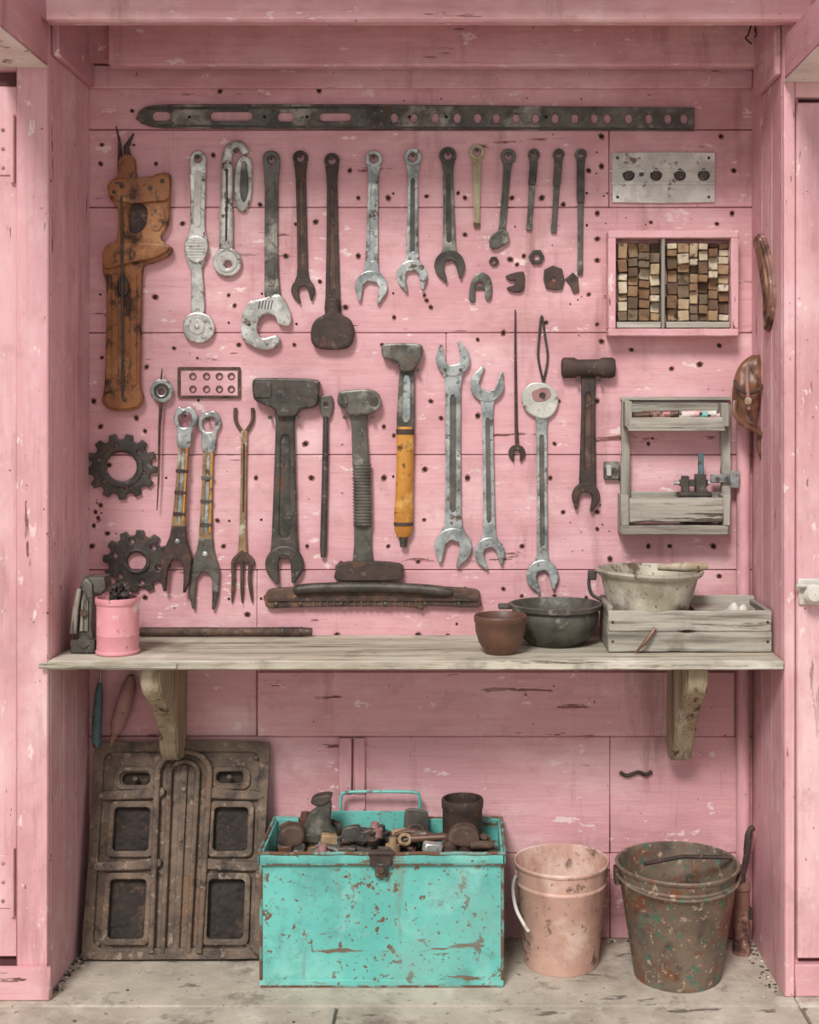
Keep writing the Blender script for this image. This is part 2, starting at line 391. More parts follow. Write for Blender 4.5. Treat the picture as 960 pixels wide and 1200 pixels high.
for k in range(5):
    pts=[(888+random.uniform(-4,12),28+random.uniform(-6,6),.135)]
    for j in range(5): pts.append((pts[-1][0]+random.uniform(-7,9),pts[-1][1]+random.uniform(-3,10),.135+random.uniform(0,.03)))
    o.tube([W(*q) for q in cro(pts,5)],.0022,HOLE,6)
o.cyl(W(893,32,.119),W(893,34,.14),.005,DARK,8)
o.done()
f=B('floor')
def slab(x0,x1,y0,y1): f.box(x0,x1,y0,y1,-.06,0,CON,.005)
xs=[-4,X(392,.5),XR+.03,4]
slab(-4,XR+.029,-.425,.1); slab(XR+.031,4,-.425,.1)
for a,b_ in zip(xs[:-1],xs[1:]):
    slab(a+.001,b_-.001,-1.6,-.428); slab(a+.001,b_-.001,-6,-1.604)
f.box(-4,4,-6,.1,-.09,-.008,SEAM,0)
f.done()
g=B('floor_debris')
for i in range(260):
    side=random.random()
    if side<.35: x=XL+abs(random.gauss(0,.018)); y=-random.random()*.35
    elif side<.6: x=XR-.004-abs(random.gauss(0,.018)); y=-random.random()*.35
    elif side<.96: x=random.uniform(XL,XR); y=-.004-abs(random.gauss(0,.016))
    else: x=random.uniform(XL,XR); y=-random.uniform(.1,.6)
    x=min(max(x,XL+.004),XR-.004)
    r=random.uniform(.0012,.0040)
    g.sphere((x,y,r*.5),r,random.choice([SEAM,DRUST,PR,SEAM]),(1.4,1,.6),8)
g.done()
p=B('drain_pipe')
xp=X(871,.02)
p.cyl((xp,-.021,Z(493)),(xp,-.021,Z(1085)),.0195,PV,24)
for py in (505,730,1000): p.cyl((xp,-.021,Z(py)),(xp,-.021,Z(py)+.02),.0208,PV,24)
p.cyl((xp,-.021,Z(1085)),(xp,-.021,0.0005),.0205,PV,24)
p.done()

# ---------------------------------------------------------------- shelf
ZS=.89; DS=.39
s=B('wooden_wall_shelf')
xa,xb=XL+.002,XR-.002
s.rough(xa,xb,-DS,-.235,ZS-.024,ZS,SW,.0010,.02,.003,.004)
s.box(xa,X(845),-.2335,-.0015,ZS-.024,ZS-.0002,SW,.003)
s.box(X(845)+.0005,xb,-.2335,-.045,ZS-.024,ZS-.0002,SW,.003)
s.rough(xa-.022,xa+.34,-DS-.007,-DS-.0005,ZS-.019,ZS-.004,SW,.0015,.015,.002,.004)
def bracket(x0,x1):
    prof=[(0.001,.8655),(.335,.8655),(.347,.845),(.345,.82),(.33,.79),(.29,.765),(.24,.735),(.19,.69),(.15,.64),(.125,.58),(.10,.55),(.05,.54),(.015,.555),(.001,.60)]
    t=bmesh.new()
    A=[t.verts.new((x0,-a,z)) for a,z in prof]; Q=[t.verts.new((x1,-a,z)) for a,z in prof]
    t.faces.new(A); t.faces.new(Q)
    for i in range(len(A)):
        j=(i+1)%len(A); t.faces.new((A[i],A[j],Q[j],Q[i]))
    bmesh.ops.recalc_face_normals(t,faces=t.faces)
    bmesh.ops.bevel(t,geom=t.edges[:],offset=.005,segments=2,affect='EDGES')
    for v in t.verts: v.co.x+=.002*math.sin(v.co.z*60+v.co.y*40)
    s.addbm(t,TW)
bracket(-.852,-.80); bracket(.602,.66)
shelf=s.done()

# ---------------------------------------------------------------- top bar
o=B('slotted_steel_bar')
def slotp(x0,x1,cy,h): return rect(x0,x1,cy-h/2,cy+h/2,min(h,x1-x0)/2-.2)
outline=[(159,139),(163,130),(170,125),(180,123),(200,122),(440,122),(620,124),(814,126),(814,153),(600,152),(400,151),(190,150),(176,148),(165,144)]
sl=[slotp(178,200,136,11),slotp(246,296,136,11),slotp(325,345,137,11),slotp(374,412,137,10)]
for x in (462,485,510,536,560,582,605,628,651,674,697,712,737,761,783,802): sl.append(circ(x,138+(x-460)*.004,4.6,12,6.2))
o.plate([outline]+sl,D0,.010,GREENG,.002)
o.plate([rect(430,458,124,151)],.0109,.004,DARK,.001)
for y in (130,144): o.sphere(W(447,y,.0145),.005,GREENG,(1,.5,1))
o.plate([[(172,125.5),(430,124),(430,127),(172,128.5)]],.0109,.0015,DARK,.0005)
o.plate([[(176,146),(430,148),(812,150),(812,152.6),(430,150.6),(178,148)]],.0109,.0015,DARK,.0005)
for x in (222,310,360,480,523,640): o.plate([circ(x,137,2,8)],.0109,.001,HOLE,0)
o.done()

# ---------------------------------------------------------------- big pipe wrench
o=B('pipe_wrench')
body=cr([(137,206),(137,190),(146,180),(157,186),(159,206),(172,211),(182,204),(198,203),(199,222),(198,240),(197,262),(188,276),(192,284),(201,290),(196,300),(178,308),(167,313),(165,345),(164,420),(163,450),(167,468),(158,480),(130,481),(119,470),(122,452),(124,380),(124,332),(120,318),(122,290),(135,283),(138,262),(137,242),(128,232),(127,214)],3)
o.plate([body,cr([(152,240),(164,238),(172,246),(171,262),(163,272),(152,270)],3)],D0,.026,ORW,.005)
o.plate([rect(146,180,236,276)],D0,.012,DRUST,0)
o.plate([cr([(128,212),(160,208),(182,206),(197,206),(197,232),(180,236),(150,238),(130,230)],3)],.0268,.008,ORW,.003)
o.plate([cr([(123,288),(150,284),(190,286),(198,292),(178,303),(150,308),(123,314)],3)],.0268,.010,ORW,.004)
o.plate([rect(131,138,320,452,3)],.0268,.004,ORW,.0015)
o.plate([rect(153,160,320,452,3)],.0268,.004,ORW,.0015)
o.plate([cr([(124,462),(145,458),(163,462),(162,475),(145,479),(126,476)],3)],.0268,.005,ORW,.002)
o.tube([W(142,230,.036),W(143,300,.042),W(144,466,.033)],.0035,DARK,8)
o.plate([cr([(139,330),(144,322),(150,330),(149,344),(140,344)],3)],.0268,.007,DRUST,.002)
o.tube([W(150,186,.012),W(148,172,.012),W(157,156,.010)],[.012,.008,.002],DRUST,8)
o.tube([W(141,190,.012),W(140,165,.010),W(136,148,.008)],[.008,.004,.0015],DRUST,8)
for (x,y) in ((143,218),(176,220),(186,255),(143,295),(146,468),(134,225),(190,212)): o.sphere(W(x,y,.036 if x!=186 else .027),.006,DARK,(1,.6,1))
o.plate([cr([(178,244),(190,242),(193,256),(186,270),(177,266)],3)],.0268,.004,ORW,.002)
o.done()

# ---------------------------------------------------------------- top row tools
o=B('adjustable_wrench')
o.plate([cr([(223,183),(232,176),(241,183),(241,200),(240,240),(240,268),(243,282),(241,300),(237,316),(239,345),(238,368),(225,368),(224,340),(223,318),(217,302),(216,285),(222,268),(223,230),(222,200)],4),circ(232,186,4.2,12)],D0,.012,STEEL,.003)
o.plate([shaft((232,200),(231,266),[(0,5),(.05,8),(.95,8),(1,4)])],.0125,.003,GALV,.001)
o.plate([cr([(217,283),(230,276),(243,284),(240,302),(229,308),(218,300)],4)],.0128,.007,STEEL,.003)
for k in range(6): o.tube([W(219,284+k*3.4,.0200),W(240,284+k*3.4,.0200)],.0016,GALV,6)
o.plate([cr([(214,383),(218,370),(232,366),(246,371),(251,384),(246,397),(232,402),(218,396)],4)],D0,.018,STEEL,.004)
o.plate([circ(231,383,9)],.019,.003,GALV,.002)
o.sphere(W(231,383,.022),.008,STEEL,(1,.5,1))
o.done(); nails.append((232,185,.012))
o=B('hook_spanner')
o.tube([W(x,y,dd) for x,y,dd in cro([(265,292,.010),(265,250,.010),(266,200,.009),(266,184,.009),(271,172,.009),(281,170,.009),(289,180,.009)],5)],[.020]*6+[.018]*6+[.015]*9+[.013]*10,STEEL,12,flat=.42)
o.tube([W(265,282,.019),W(265.5,240,.019),W(266,198,.018)],.003,DARK,6)
o.plate([cr([(281,184),(289,182),(295,193),(295,225),(290,244),(283,248),(276,240),(274,215),(276,193)],4)],D0,.012,STEEL,.005)
o.plate([cr([(283,192),(289,192),(291,222),(286,236),(281,226)],3)],.0128,.004,GREENG,.002)
o.plate([circ(266,307,17),circ(267,310,5,6)],D0,.016,STEEL,.004)
o.plate([circ(266,307,12),circ(267,310,6,12)],.017,.003,GALV,.001)
o.done(); nails.append((277,178,.01))
o=B('adjustable_wrench')
o.plate([cr([(308,187),(310,179),(318,176),(326,180),(328,190),(326,215),(325,270),(326,320),(327,350),(311,350),(310,320),(310,270),(310,215)],4),circ(318,187,4.5,12)],D0,.014,GREENG,.003)
o.plate([shaft((318,205),(318,335),[(0,5),(.03,8),(.97,8),(1,5)])],.0146,.003,GREENG,.001)
o.plate([cr([(306,350),(327,345),(337,358),(341,372),(338,382),(326,379),(322,371),(312,368),(303,375),(301,388),(308,396),(322,393),(328,397),(325,405),(312,411),(296,406),(284,397),(282,380),(286,362),(294,352)],4)],D0,.022,STEEL,.005)
for k in range(5): o.tube([W(305+k*3.6,352,.0225),W(303+k*3.6,362,.0225)],.0018,GREENG,6)
o.sphere(W(292,380,.022),.006,DARK,(1,.5,1))
o.done(); nails.append((318,186,.014))
wrench('combination_wrench',(352,185),(355,340),9,14,'ring','open',12,12,DRUST,.012,ab=-12,chan=RUST).done()
o=wrench('iron_tamper',(389,188),(390,372),9,10,'ring',None,12,17,DRUST,.012,chan=RUST)
o.plate([cr([(384,350),(396,350),(398,366),(410,374),(415,388),(411,404),(400,409),(378,409),(366,403),(364,388),(369,375),(382,366)],4)],D0,.03,DRUST,.008)
o.done()
wrench('combination_wrench',(438,186),(435,336),10,19,'ring','open',12,15,STEELB,.012,ab=8,wb=.5).done()
wrench('combination_wrench',(484,184),(483,323),10.5,18,'ring','open',12,14,STEELB,.012,ab=-10,wb=.45,chan=CHAN).done()
wrench('combination_wrench',(525,182),(527,311),10,18,'ring','open',12,15,DARK,.012,ab=-14,wb=.4,m2=GREENG).done()
wrench('box_end_wrench',(559,178),(559,267),9,6,'ring',None,10,7,OLIVE,.01).done()
o=wrench('offset_wrench',(596,183),(588,276),9,6,'ring',None,9,8,GREENG,.01)
o.plate([cr([(584,270),(594,270),(597,281),(590,287),(583,291),(575,290),(574,279)],4)],D0,.014,GREENG,.003); o.done()
for nm,A,Q in(('drift_punch',(626,181),(620,270)),('drift_punch',(655,181),(649,273)),('drift_punch',(681,181),(680,322))):
    o=wrench(nm,A,Q,7,4,'ring',None,8,6,GREENG,.01,slot=False)
    o.plate([shaft((A[0],A[1]+8),(A[0]+(Q[0]-A[0])*.4,A[1]+(Q[1]-A[1])*.4),[(0,9),(.9,9),(1,7)])],D0,.012,DARK,.002)
    o.done()
o=B('punched_metal_plate')
holes=[cr([(cx-7,204),(cx,197),(cx+7,204),(cx+4,211),(cx-4,211)],2) for cx in (737,769,797,825)]+[circ(752,204,3,8)]
holes+=[circ(x,y,1.8,8) for x in(724,831) for y in(185,231)]
o.plate([[(717,179),(780,178),(838,179),(838,237),(775,238),(718,237)]]+holes,.003,.004,GALV,.001)
o.plate([rect(722,834,194,214)],D0,.0015,CHAN,0)
o.plate([rect(716.5,838.5,213,216.5)],.0071,.0025,GALV,.001)
o.plate([cr([(722,198),(745,196),(760,199),(783,197),(805,200),(833,198),(833,201),(722,202)],3)],.0071,.002,GALV,.0008)
for cx in (737,769,797,825):
    o.plate([[(cx-6,206),(cx-3,200),(cx+4,200),(cx+7,205),(cx+2,211),(cx-4,211)]],.0024,.010,DARK,.003)
for x in(724,831):
    for y in(185,231): o.sphere(W(x,y,.006),.004,DARK,(1,.6,1))
o.box(X(718),X(721),-.003,-.0006,Z(236),Z(180),GALV,0); o.box(X(834),X(837),-.003,-.0006,Z(236),Z(180),GALV,0)
o.done()
o=B('small_horseshoe'); o.plate([cr([(550,352),(551,335),(556,323),(566,319),(575,326),(577,340),(575,351),(569,350),(568,338),(564,331),(558,333),(557,345),(557,354)],4)],D0,.009,GREENG,.003); o.plate([shaft((556,337),(571,337),[(0,4),(1,4)])],D0,.006,DARK,.001); o.done()
o=B('angle_clip'); o.plate([cr([(593,323),(612,318),(615,325),(613,341),(600,342),(594,337),(602,334),(604,328),(598,329)],3)],D0,.010,DRUST,.003); o.done()
o=B('hex_nut'); o.plate([circ(629,301,9.5,6),circ(629,301,4,12)],D0,.010,DARK,.002); o.done()
o=B('rusty_washer_plate'); o.plate([[(638,316),(648,311),(659,315),(662,328),(659,339),(650,340),(640,338),(637,327)],circ(649,327,2.4,10)],D0,.008,DRUST,.002); o.done()
o=B('rusty_hinge_scrap'); o.plate([[(662,327),(672,319),(678,326),(679,342),(672,344),(668,334)]],D0,.005,RUST,.001); o.done()
o=B('hex_nut'); o.plate([circ(579,306,6,6),circ(579,306,2.5,10)],D0,.008,DRUST,.002); o.done()

# ---------------------------------------------------------------- cubby of blocks
o=B('pink_wooden_cubby')
dd=.06
o.prough(713,866,270,279,.0006,dd,PH,.001,.0); o.prough(713,866,385,394,.0006,dd,PH,.001,.0)
o.pbox(713,722,279,385,.0006,dd,PV,.002); o.pbox(857,866,279,385,.0006,dd,PV,.002)
o.pbox(775.5,779.5,279.5,384.5,.0006,dd*.95,GWV,.001)
o.pbox(722,857,279,385,.0006,.006,PD,0)
o.done()
o=B('wood_offcut_stack')
def fill(x0,x1,y0,y1,nx):
    ws=[random.uniform(.7,1.3) for _ in range(nx)]; S_=sum(ws); xx=x0
    for i in range(nx):
        y=y1; wx=(x1-x0)*ws[i]/S_
        while y>y0+5:
            h=min(random.uniform(8,16),y-y0)
            if y-h-y0<6: h=y-y0-.3
            d1=random.uniform(.016,.057)
            g_=random.uniform(.4,1.3)
            o.pbox(xx+g_,xx+wx-.5,y-h+g_,y-.3,.0065,d1,random.choice(BL),.0015,random.uniform(-6,6))
            y-=h
        xx+=wx
fill(724,773.5,284,376,4); fill(781.5,854.5,284,376,6)
o.pbox(723,774.5,377,384,.0065,.052,GW,.001); o.pbox(781,855.5,377,384,.0065,.052,GW,.001)
o.done()

# ---------------------------------------------------------------- gears
def gear(name,cx,cy,r,n,ri,rh,m):
    o=B(name); P=[]
    for i in range(n):
        for f_,rr in((-.46,.83),(-.30,.85),(-.20,1.0),(.20,1.0),(.30,.85)):
            a=2*math.pi*(i+f_)/n+.1; P.append((cx+r*rr*math.cos(a),cy+r*rr*math.sin(a)*.92))
    hs=[circ(cx+r*.66*math.cos(a),cy+r*.62*math.sin(a),rh,10) for a in [2*math.pi*k/6+.3 for k in range(6)]]
    o.plate([P,circ(cx,cy,ri,26,ri*.95)]+hs,D0,.012,m,.003)
    o.plate([circ(cx,cy,ri*1.42,26,ri*1.35),circ(cx,cy,ri*1.12,26,ri*1.06)],.0129,.004,m,.0015)
    return o.done()
gear('sprocket_gear',142,547,42,13,18,2.6,DARK)
gear('sprocket_gear',160,658,40,12,11,3.4,DARK)

o=B('hanging_skewer')
E=.0185
o.tube([W(190,432,E),W(189,445,E+.001)],[.0015,.003],DARK,8)
o.plate([circ(189,458,13.5,22,14),circ(189,459,4.5,12)],E-.0045,.009,STEELB,.003)
o.plate([circ(189,458,9,18),circ(189,459,6,12)],E+.0045,.003,DARK,.001)
o.tube([W(189,471,E),W(187,500,E),W(186,560,E),W(184,598,E)],[.006,.004,.0032,.0015],RUST,8)
o.cyl(Vector((X(189),-.0005,Z(456))),W(189,456,E+.008),.004,DARK,8)
o.done()
o=B('perforated_mounting_plate')
hs=[circ(x,y,3.2,10) for x in(226,242,257,271) for y in(441,456)]
o.plate([rect(208,282,430,467,2)]+hs,D0,.003,PH,.001)
o.plate([rect(208,282,430,467,2),rect(211.5,278.5,433.5,463.5,1)],.0038,.004,RUST,.001)
for x in(226,242,257,271):
    for y in(441,456): o.plate([circ(x,y,4.4,12),circ(x,y,3,12)],.0038,.002,RUST,.0005)
o.done()
def loc3(p,d): return W(p[0],p[1],d)
def longfork(name,A,Q,m,z0=D0):
    o=B(name)
    dx,dy=Q[0]-A[0],Q[1]-A[1]; l=math.hypot(dx,dy); ux,uy=dx/l,dy/l; vx,vy=-uy,ux
    def loc(u,v): return (A[0]+ux*u+vx*v, A[1]+uy*u+vy*v)
    top=[loc(*p) for p in [(14,-9),(2,-14),(-9,-11),(-14,-4),(-11,3),(-13,9),(2,14),(14,9),(34,7),(34,-7)]]
    inn=[loc(*p) for p in [(10,-4),(0,-7),(-6,-4),(-5,3),(-1,8),(10,5)]]
    o.plate([cr(top,4),cr(inn,4)],z0,.014,STEELB,.004)
    L0=30;L1=l*.64
    o.plate([shaft(loc(L0,0),loc(L1,0),[(0,13),(.3,12),(.7,14),(1,17)]),shaft(loc(L0+8,0),loc(L1-8,0),[(0,2),(.1,4),(.9,4),(1,2)])],z0,.012,BRS,.003)
    o.plate([shaft(loc(L0+6,0),loc(L1-6,0),[(0,6),(1,6)])],z0,.008,STEELB,0)
    o.plate([shaft(loc(L0+4,-4.5),loc(L1-10,-5),[(0,2.2),(1,2.2)])],z0+.0119,.003,YEW,.001)
    for k in range(3):
        u=L0+(L1-L0)*(.3+.25*k); o.plate([shaft(loc(u,0),loc(u+4,0),[(0,14.5),(1,14.5)])],z0+.009,.006,m,.001)
    fk=[loc(*p) for p in [(L1-4,-8),(L1+10,-10),(L1+24,-15),(L1+34,-18),(l*.93,-17),(l,-13),(l,-10),(l*.93,-10),(L1+44,-9),(L1+36,-4),(L1+36,4),(L1+44,9),(l*.93,10),(l,10),(l,13),(l*.93,17),(L1+34,18),(L1+24,15),(L1+10,10),(L1-4,8)]]
    o.plate([fk],z0,.016,m,.004)
    o.sphere(loc3(loc(L1+14,0),z0+.016),.008,STEELB,(1,.4,1))
    return o
longfork('fork_end_spanner',(217,490),(204,694),DRUST,.0155).done(); nails.append((217,487,.03))
longfork('fork_end_spanner',(245,495),(238,714),GREENG).done(); nails.append((245,492,.014))
o=B('garden_hand_fork')
o.tube([W(x,y,.008) for x,y in cro([(276,478),(276,492),(281,502),(286,508)],4)],.0055,RUST,8)
o.tube([W(x,y,.008) for x,y in cro([(296,478),(296,492),(291,502),(286,508)],4)],.0055,RUST,8)
o.plate([shaft((286,504),(284,648),[(0,8),(.2,7),(.5,7),(.8,8),(1,11)])],D0,.013,BRS,.004)
o.plate([shaft((286,520),(285,600),[(0,2),(1,2)])],.0139,.002,DRUST,.0005)
for x0,x1 in((274,272),(284,284),(293,296)):
    o.tube([W(x,y,d_) for x,y,d_ in cro([(284,645,.009),(x0,660,.010),(x0-.5,680,.012),(x1,707,.006)],5)],[.006]*8+[.0055]*4+[.005,.004,.003,.0015],RUST,8)
o.plate([cr([(272,655),(284,646),(297,655),(297,664),(284,658),(272,664)],3)],D0,.012,RUST,.003)
o.done()
o=B('hammer_head_wrench')
o.plate([cr([(296,446),(305,443),(335,443),(371,445),(373,456),(370,476),(352,480),(345,488),(325,488),(322,480),(300,470),(296,462)],3)],D0,.038,DARK,.006)
o.plate([rect(298,318,447,466,3)],.039,.004,DARK,.002)
o.plate([shaft((334,480),(333,655),[(0,24),(.1,22),(.5,26),(.85,30),(1,34)]),shaft((334,510),(333,630),[(0,5),(.05,9),(.95,12),(1,7)])],D0,.02,DARK,.005)
o.plate([shaft((334,500),(333,635),[(0,12),(1,16)])],D0,.015,DARK,0)
o.plate([jaw(333,662,22.5,.05,1,.33,.42)],D0,.022,DARK,.005)
o.done(); nails.append((318,489,.02)); nails.append((350,489,.02))
o=B('cold_chisel')
o.plate([cr([(376,465),(389,464),(390,478),(386,490),(378,490),(375,478)],3),circ(382,474,2.5,8)],D0,.014,GREENG,.003)
o.tube([W(382,488,.0105),W(381,560,.0105),W(379,640,.0105),W(379,653,.0105)],[.008,.0095,.010,.008],DARK,10)
o.done()
o=B('claw_hammer')
o.plate([cr([(397,460),(410,457),(432,456),(444,462),(446,474),(440,482),(430,486),(410,487),(404,480),(396,474)],3)],D0,.036,GREENG,.006)
o.plate([rect(399,407,462,477,2)],.037,.003,DARK,.001); o.plate([circ(438,470,6,12)],.037,.004,DARK,.002)
o.plate([shaft((420,484),(423,546),[(0,21),(.3,18),(1,20)])],D0,.018,GREENG,.004)
pts=[];rr=[]
for k in range(20):
    y=543+k*3.7
    for q,r_ in((0,.0245),(.9,.0280),(2.0,.0280),(2.9,.0245)): pts.append(W(424.2+k*.05,y+q,.0175)); rr.append(r_)
o.tube(pts,rr,GREENG,20,flat=.58)
o.plate([shaft((425,612),(425,664),[(0,21),(.5,20),(1,25)])],D0,.018,GREENG,.004)
o.plate([cr([(396,661),(425,658),(468,661),(471,670),(468,680),(425,681),(394,680),(393,670)],3)],D0,.03,DRUST,.004)
o.done(); nails.append((405,489,.02)); nails.append((437,489,.02))
o=B('yellow_handled_hammer')
o.plate([cr([(448,404),(460,402),(492,403),(495,412),(493,420),(488,430),(480,436),(468,434),(466,424),(450,420),(447,412)],3)],D0,.034,GREENG,.006)
o.plate([shaft((477,428),(475,505),[(0,16),(.2,18),(.8,21),(1,20)])],D0,.018,GREENG,.004)
o.plate([shaft((477,440),(476,495),[(0,4),(.1,8),(.9,9),(1,4)])],.0186,.003,STEELB,.001)
o.tube([W(x,y,.0175) for x,y in((475,500),(475,506),(475,540),(474,575),(473,605),(473,622),(473,629))],[.020,.0255,.025,.0255,.0275,.0265,.018],YEW,18,flat=.6)
o.tube([W(475,503,.0175),W(475,509,.0175)],[.0268,.0268],DRUST,18,flat=.62); o.tube([W(473,612,.0175),W(473,616,.0175)],[.0285,.0285],DRUST,18,flat=.62)
o.tube([W(473,628,.015),W(473,641,.015)],[.013,.010],DARK,12)
o.done(); nails.append((462,425,.02)); nails.append((490,434,.02))
o=wrench('open_end_wrench',(531,421),(531,641),20,22,'open','open',18,19,STEELB,.016,at=-12,ab=14,chan=CHAN,wt=.46,wb=.40); o.done(); nails.append((522,434,.02)); nails.append((540,434,.02))
o=wrench('open_end_wrench',(571,451),(574,648),20,18,'open','open',13,14,STEELB,.014,at=20,ab=-18,chan=CHAN,wt=.5,wb=.42); o.done()
o=B('basin_spanner')
o.tube([W(604,363,.007),W(604,410,.007),W(605,500,.007),W(606,520,.007)],[.002,.0035,.0048,.006],DRUST,8)
o.plate([jaw(606,531,10,.0,1,.35,.3)],D0,.011,DRUST,.003); o.done()
o=B('loop_handled_wrench')
o.tube([W(x,y,.006) for x,y in cro([(637,448),(631,420),(632,395),(635,370),(639,395),(642,420),(637,448)],5)],.0035,DARK,8)
o.plate([cr([(612,462),(620,450),(634,448),(648,454),(655,468),(650,484),(638,491),(624,487),(614,478)],4),circ(636,464,3.5,14)],D0,.016,GALV,.005)
o.plate([cr([(624,459),(640,454),(646,462),(640,469),(627,470)],3),circ(636,464,4,14)],.017,.002,PHD,.001)
s_=[shaft((635,484),(636,664),[(0,17),(.08,13),(.5,12),(.92,13),(1,22)]),shaft((635,510),(636,640),[(0,3),(.03,5),(.97,5),(1,3)])]
o.plate(s_,D0,.012,STEELB,.003); o.plate([shaft((635,506),(636,645),[(0,7),(1,7)])],D0,.007,CHAN,0)
dxy=rot2(0,1,-15); o.plate([jaw(636,675,19,dxy[0],dxy[1],.38,.3)],D0,.015,STEELB,.003)
o.done(); nails.append((636,463,.016))
o=B('ball_peen_hammer')
hd=.022
o.tube([W(x,431,hd) for x in(658,660,673,677,702,706,718,721)],[.022,.030,.030,.024,.025,.030,.030,.024],DRUST,18,flat=.7)
o.plate([shaft((690,440),(689,575),[(0,17),(.3,16),(.8,19),(1,20)]),shaft((690,460),(689,550),[(0,3),(.05,6),(.95,7),(1,3)])],D0,.018,DRUST,.005)
o.plate([shaft((690,455),(689,555),[(0,9),(1,10)])],D0,.013,RUST,0)
dxy=rot2(0,1,10); o.plate([jaw(687,582,16.5,dxy[0],dxy[1],.46,.3)],D0,.02,DRUST,.004)
o.done(); nails.append((676,446,.02)); nails.append((703,446,.02))
o=B('rusty_bar_clamp')
o.plate([cr([(312,694),(320,690),(350,688),(362,686),(400,686),(470,686),(500,686),(520,688),(558,691),(562,700),(560,712),(500,710),(495,716),(470,711),(345,712),(315,713),(310,704)],3)],D0,.022,RUST,.005)
o.tube([W(x,y,dq) for x,y,dq in cro([(345,692,.026),(370,689,.030),(430,688,.030),(490,690,.030),(530,694,.027)],5)],[.010]+[.015]*18+[.012,.008],DARK,10)
o.plate([shaft((313,703),(560,703),[(0,3),(1,3)])],.0229,.006,DRUST,.001)
for x in(324,352,400,452,498,538): o.sphere(W(x,708,.023),.008,DARK,(1,.6,1))
for k in range(16): o.plate([rect(366+k*8,369+k*8,704,711)],.0229,.003,RUST,.001)
o.done()

# ---------------------------------------------------------------- hanging wooden rack (right)
o=B('wooden_wall_rack')
D1=.085
o.prough(728,739,469,625,.0006,.03,GWV); o.prough(846,857,474,627,.0006,.03,GWV)
o.pbox(733,741,470,500,.03,D1,GWV,.002); o.pbox(846,855,472,500,.03,D1,GWV,.002)
o.prough(735,850,489,502,D1-.012,D1,GW)
o.pbox(737,848,470,484,.0006,.01,GW,.002)
o.pbox(737,850,502,505,.0006,D1,GW,.001)
o.prough(738,848,583,612,D1-.012,D1,GW)
o.prough(728,854,616,627,.0006,D1+.004,GW)
o.pbox(728,738,580,616,.0006,D1,GWV,.002); o.pbox(848,856,580,616,.0006,D1,GWV,.002)
o.pbox(739,847,576,590,.0006,.01,GW,.002)
o.pbox(728,857,465,469,.0006,.02,GW,.001)
rack=o.done()
o=B('paint_tubes')
zt=Z(502,D1)+.004
o.box(X(742,.05),X(843,.05),-.07,-.014,zt-.003,zt+.016,GW,.002)
for i,(px,m_) in enumerate(((754,TER),(766,BARK),(778,CAN),(788,TER),(801,PR),(812,CAN),(822,TQ),(832,WHITE),(840,CAN))):
    z_=zt+.030+.004*(i%2)
    o.tube([(X(px-12,.05),-.032-.004*(i%3),z_),(X(px+8,.05),-.05,z_+.004)],[.012,.010],m_,10)
    o.tube([(X(px+8,.05),-.05,z_+.004),(X(px+11,.05),-.051,z_+.004)],[.005,.005],DARK,8)
o.done()
o=B('small_bench_vise')
o.pbox(800,808,558,580,.03,.06,DARK,.002); o.pbox(816,828,556,580,.03,.065,DARK,.002); o.pbox(797,834,577,582,.02,.07,DARK,.002)
o.pbox(819,825,531,560,.04,.055,TEALH,.002); o.pbox(797,830,562,570,.035,.055,DARK,.002)
o.cyl(W(790,566,.045),W(832,566,.045),.006,STEELB,10)
o.box(X(797,.05),X(834,.05),-.055,-.03,Z(613,.05),Z(578,.05),DARK,.002)
o.done()
o=B('corner_clamp'); o.pbox(708,726,541,562,.0006,.018,GREENG,.003); o.pbox(711,717,545,558,.018,.026,GALV,.002); o.cyl(W(720,551,.018),W(720,551,.03),.008,DARK,12); o.done()
o=B('hasp_latch'); o.pbox(833,868,556,566,.031,.040,STEELB,.002); o.pbox(856,867,552,572,.0425,.05,STEELB,.002); o.cyl(W(841,561,.04),W(841,561,.046),.006,DARK,10); o.cyl(W(852,561,.04),W(852,561,.046),.006,DARK,10); o.pbox(847,856,557,565,.0302,.0315,STEELB,0); o.done()

# ---------------------------------------------------------------- right wall leather things
def sideplate(o,pts,x0,t,m,bev=.003):
    tb=bmesh.new()
    A=[tb.verts.new((x0,-a,z)) for a,z in pts]; Q=[tb.verts.new((x0-t,-a,z)) for a,z in pts]
    tb.faces.new(A); tb.faces.new(Q)
    for i in range(len(A)):
        j=(i+1)%len(A); tb.faces.new((A[i],A[j],Q[j],Q[i]))
    bmesh.ops.recalc_face_normals(tb,faces=tb.faces)
    ed=[e for e in tb.edges if abs(e.verts[0].co.x-e.verts[1].co.x)<1e-6 and e.verts[0].co.x<x0-t*.5]
    bmesh.ops.bevel(tb,geom=ed,offset=bev,segments=2,affect='EDGES')
    o.addbm(tb,m)
o=B('leather_knife_sheath')
zz=Z
pts=cr([(.08,zz(285,.08)),(.13,zz(274,.13)),(.20,zz(284,.2)),(.27,zz(312,.27)),(.30,zz(345,.3)),(.27,zz(374,.27)),(.215,zz(389,.21)),(.20,zz(360,.2)),(.20,zz(330,.2)),(.14,zz(305,.14))],4)
sideplate(o,pts,XR-.0002,.016,BARK,.006)
pts=cr([(.15,zz(296,.15)),(.19,zz(292,.19)),(.25,zz(320,.25)),(.27,zz(345,.27)),(.245,zz(368,.23)),(.225,zz(345,.2))],4)
sideplate(o,pts,XR-.0159,.006,LE,.002)
o.done()
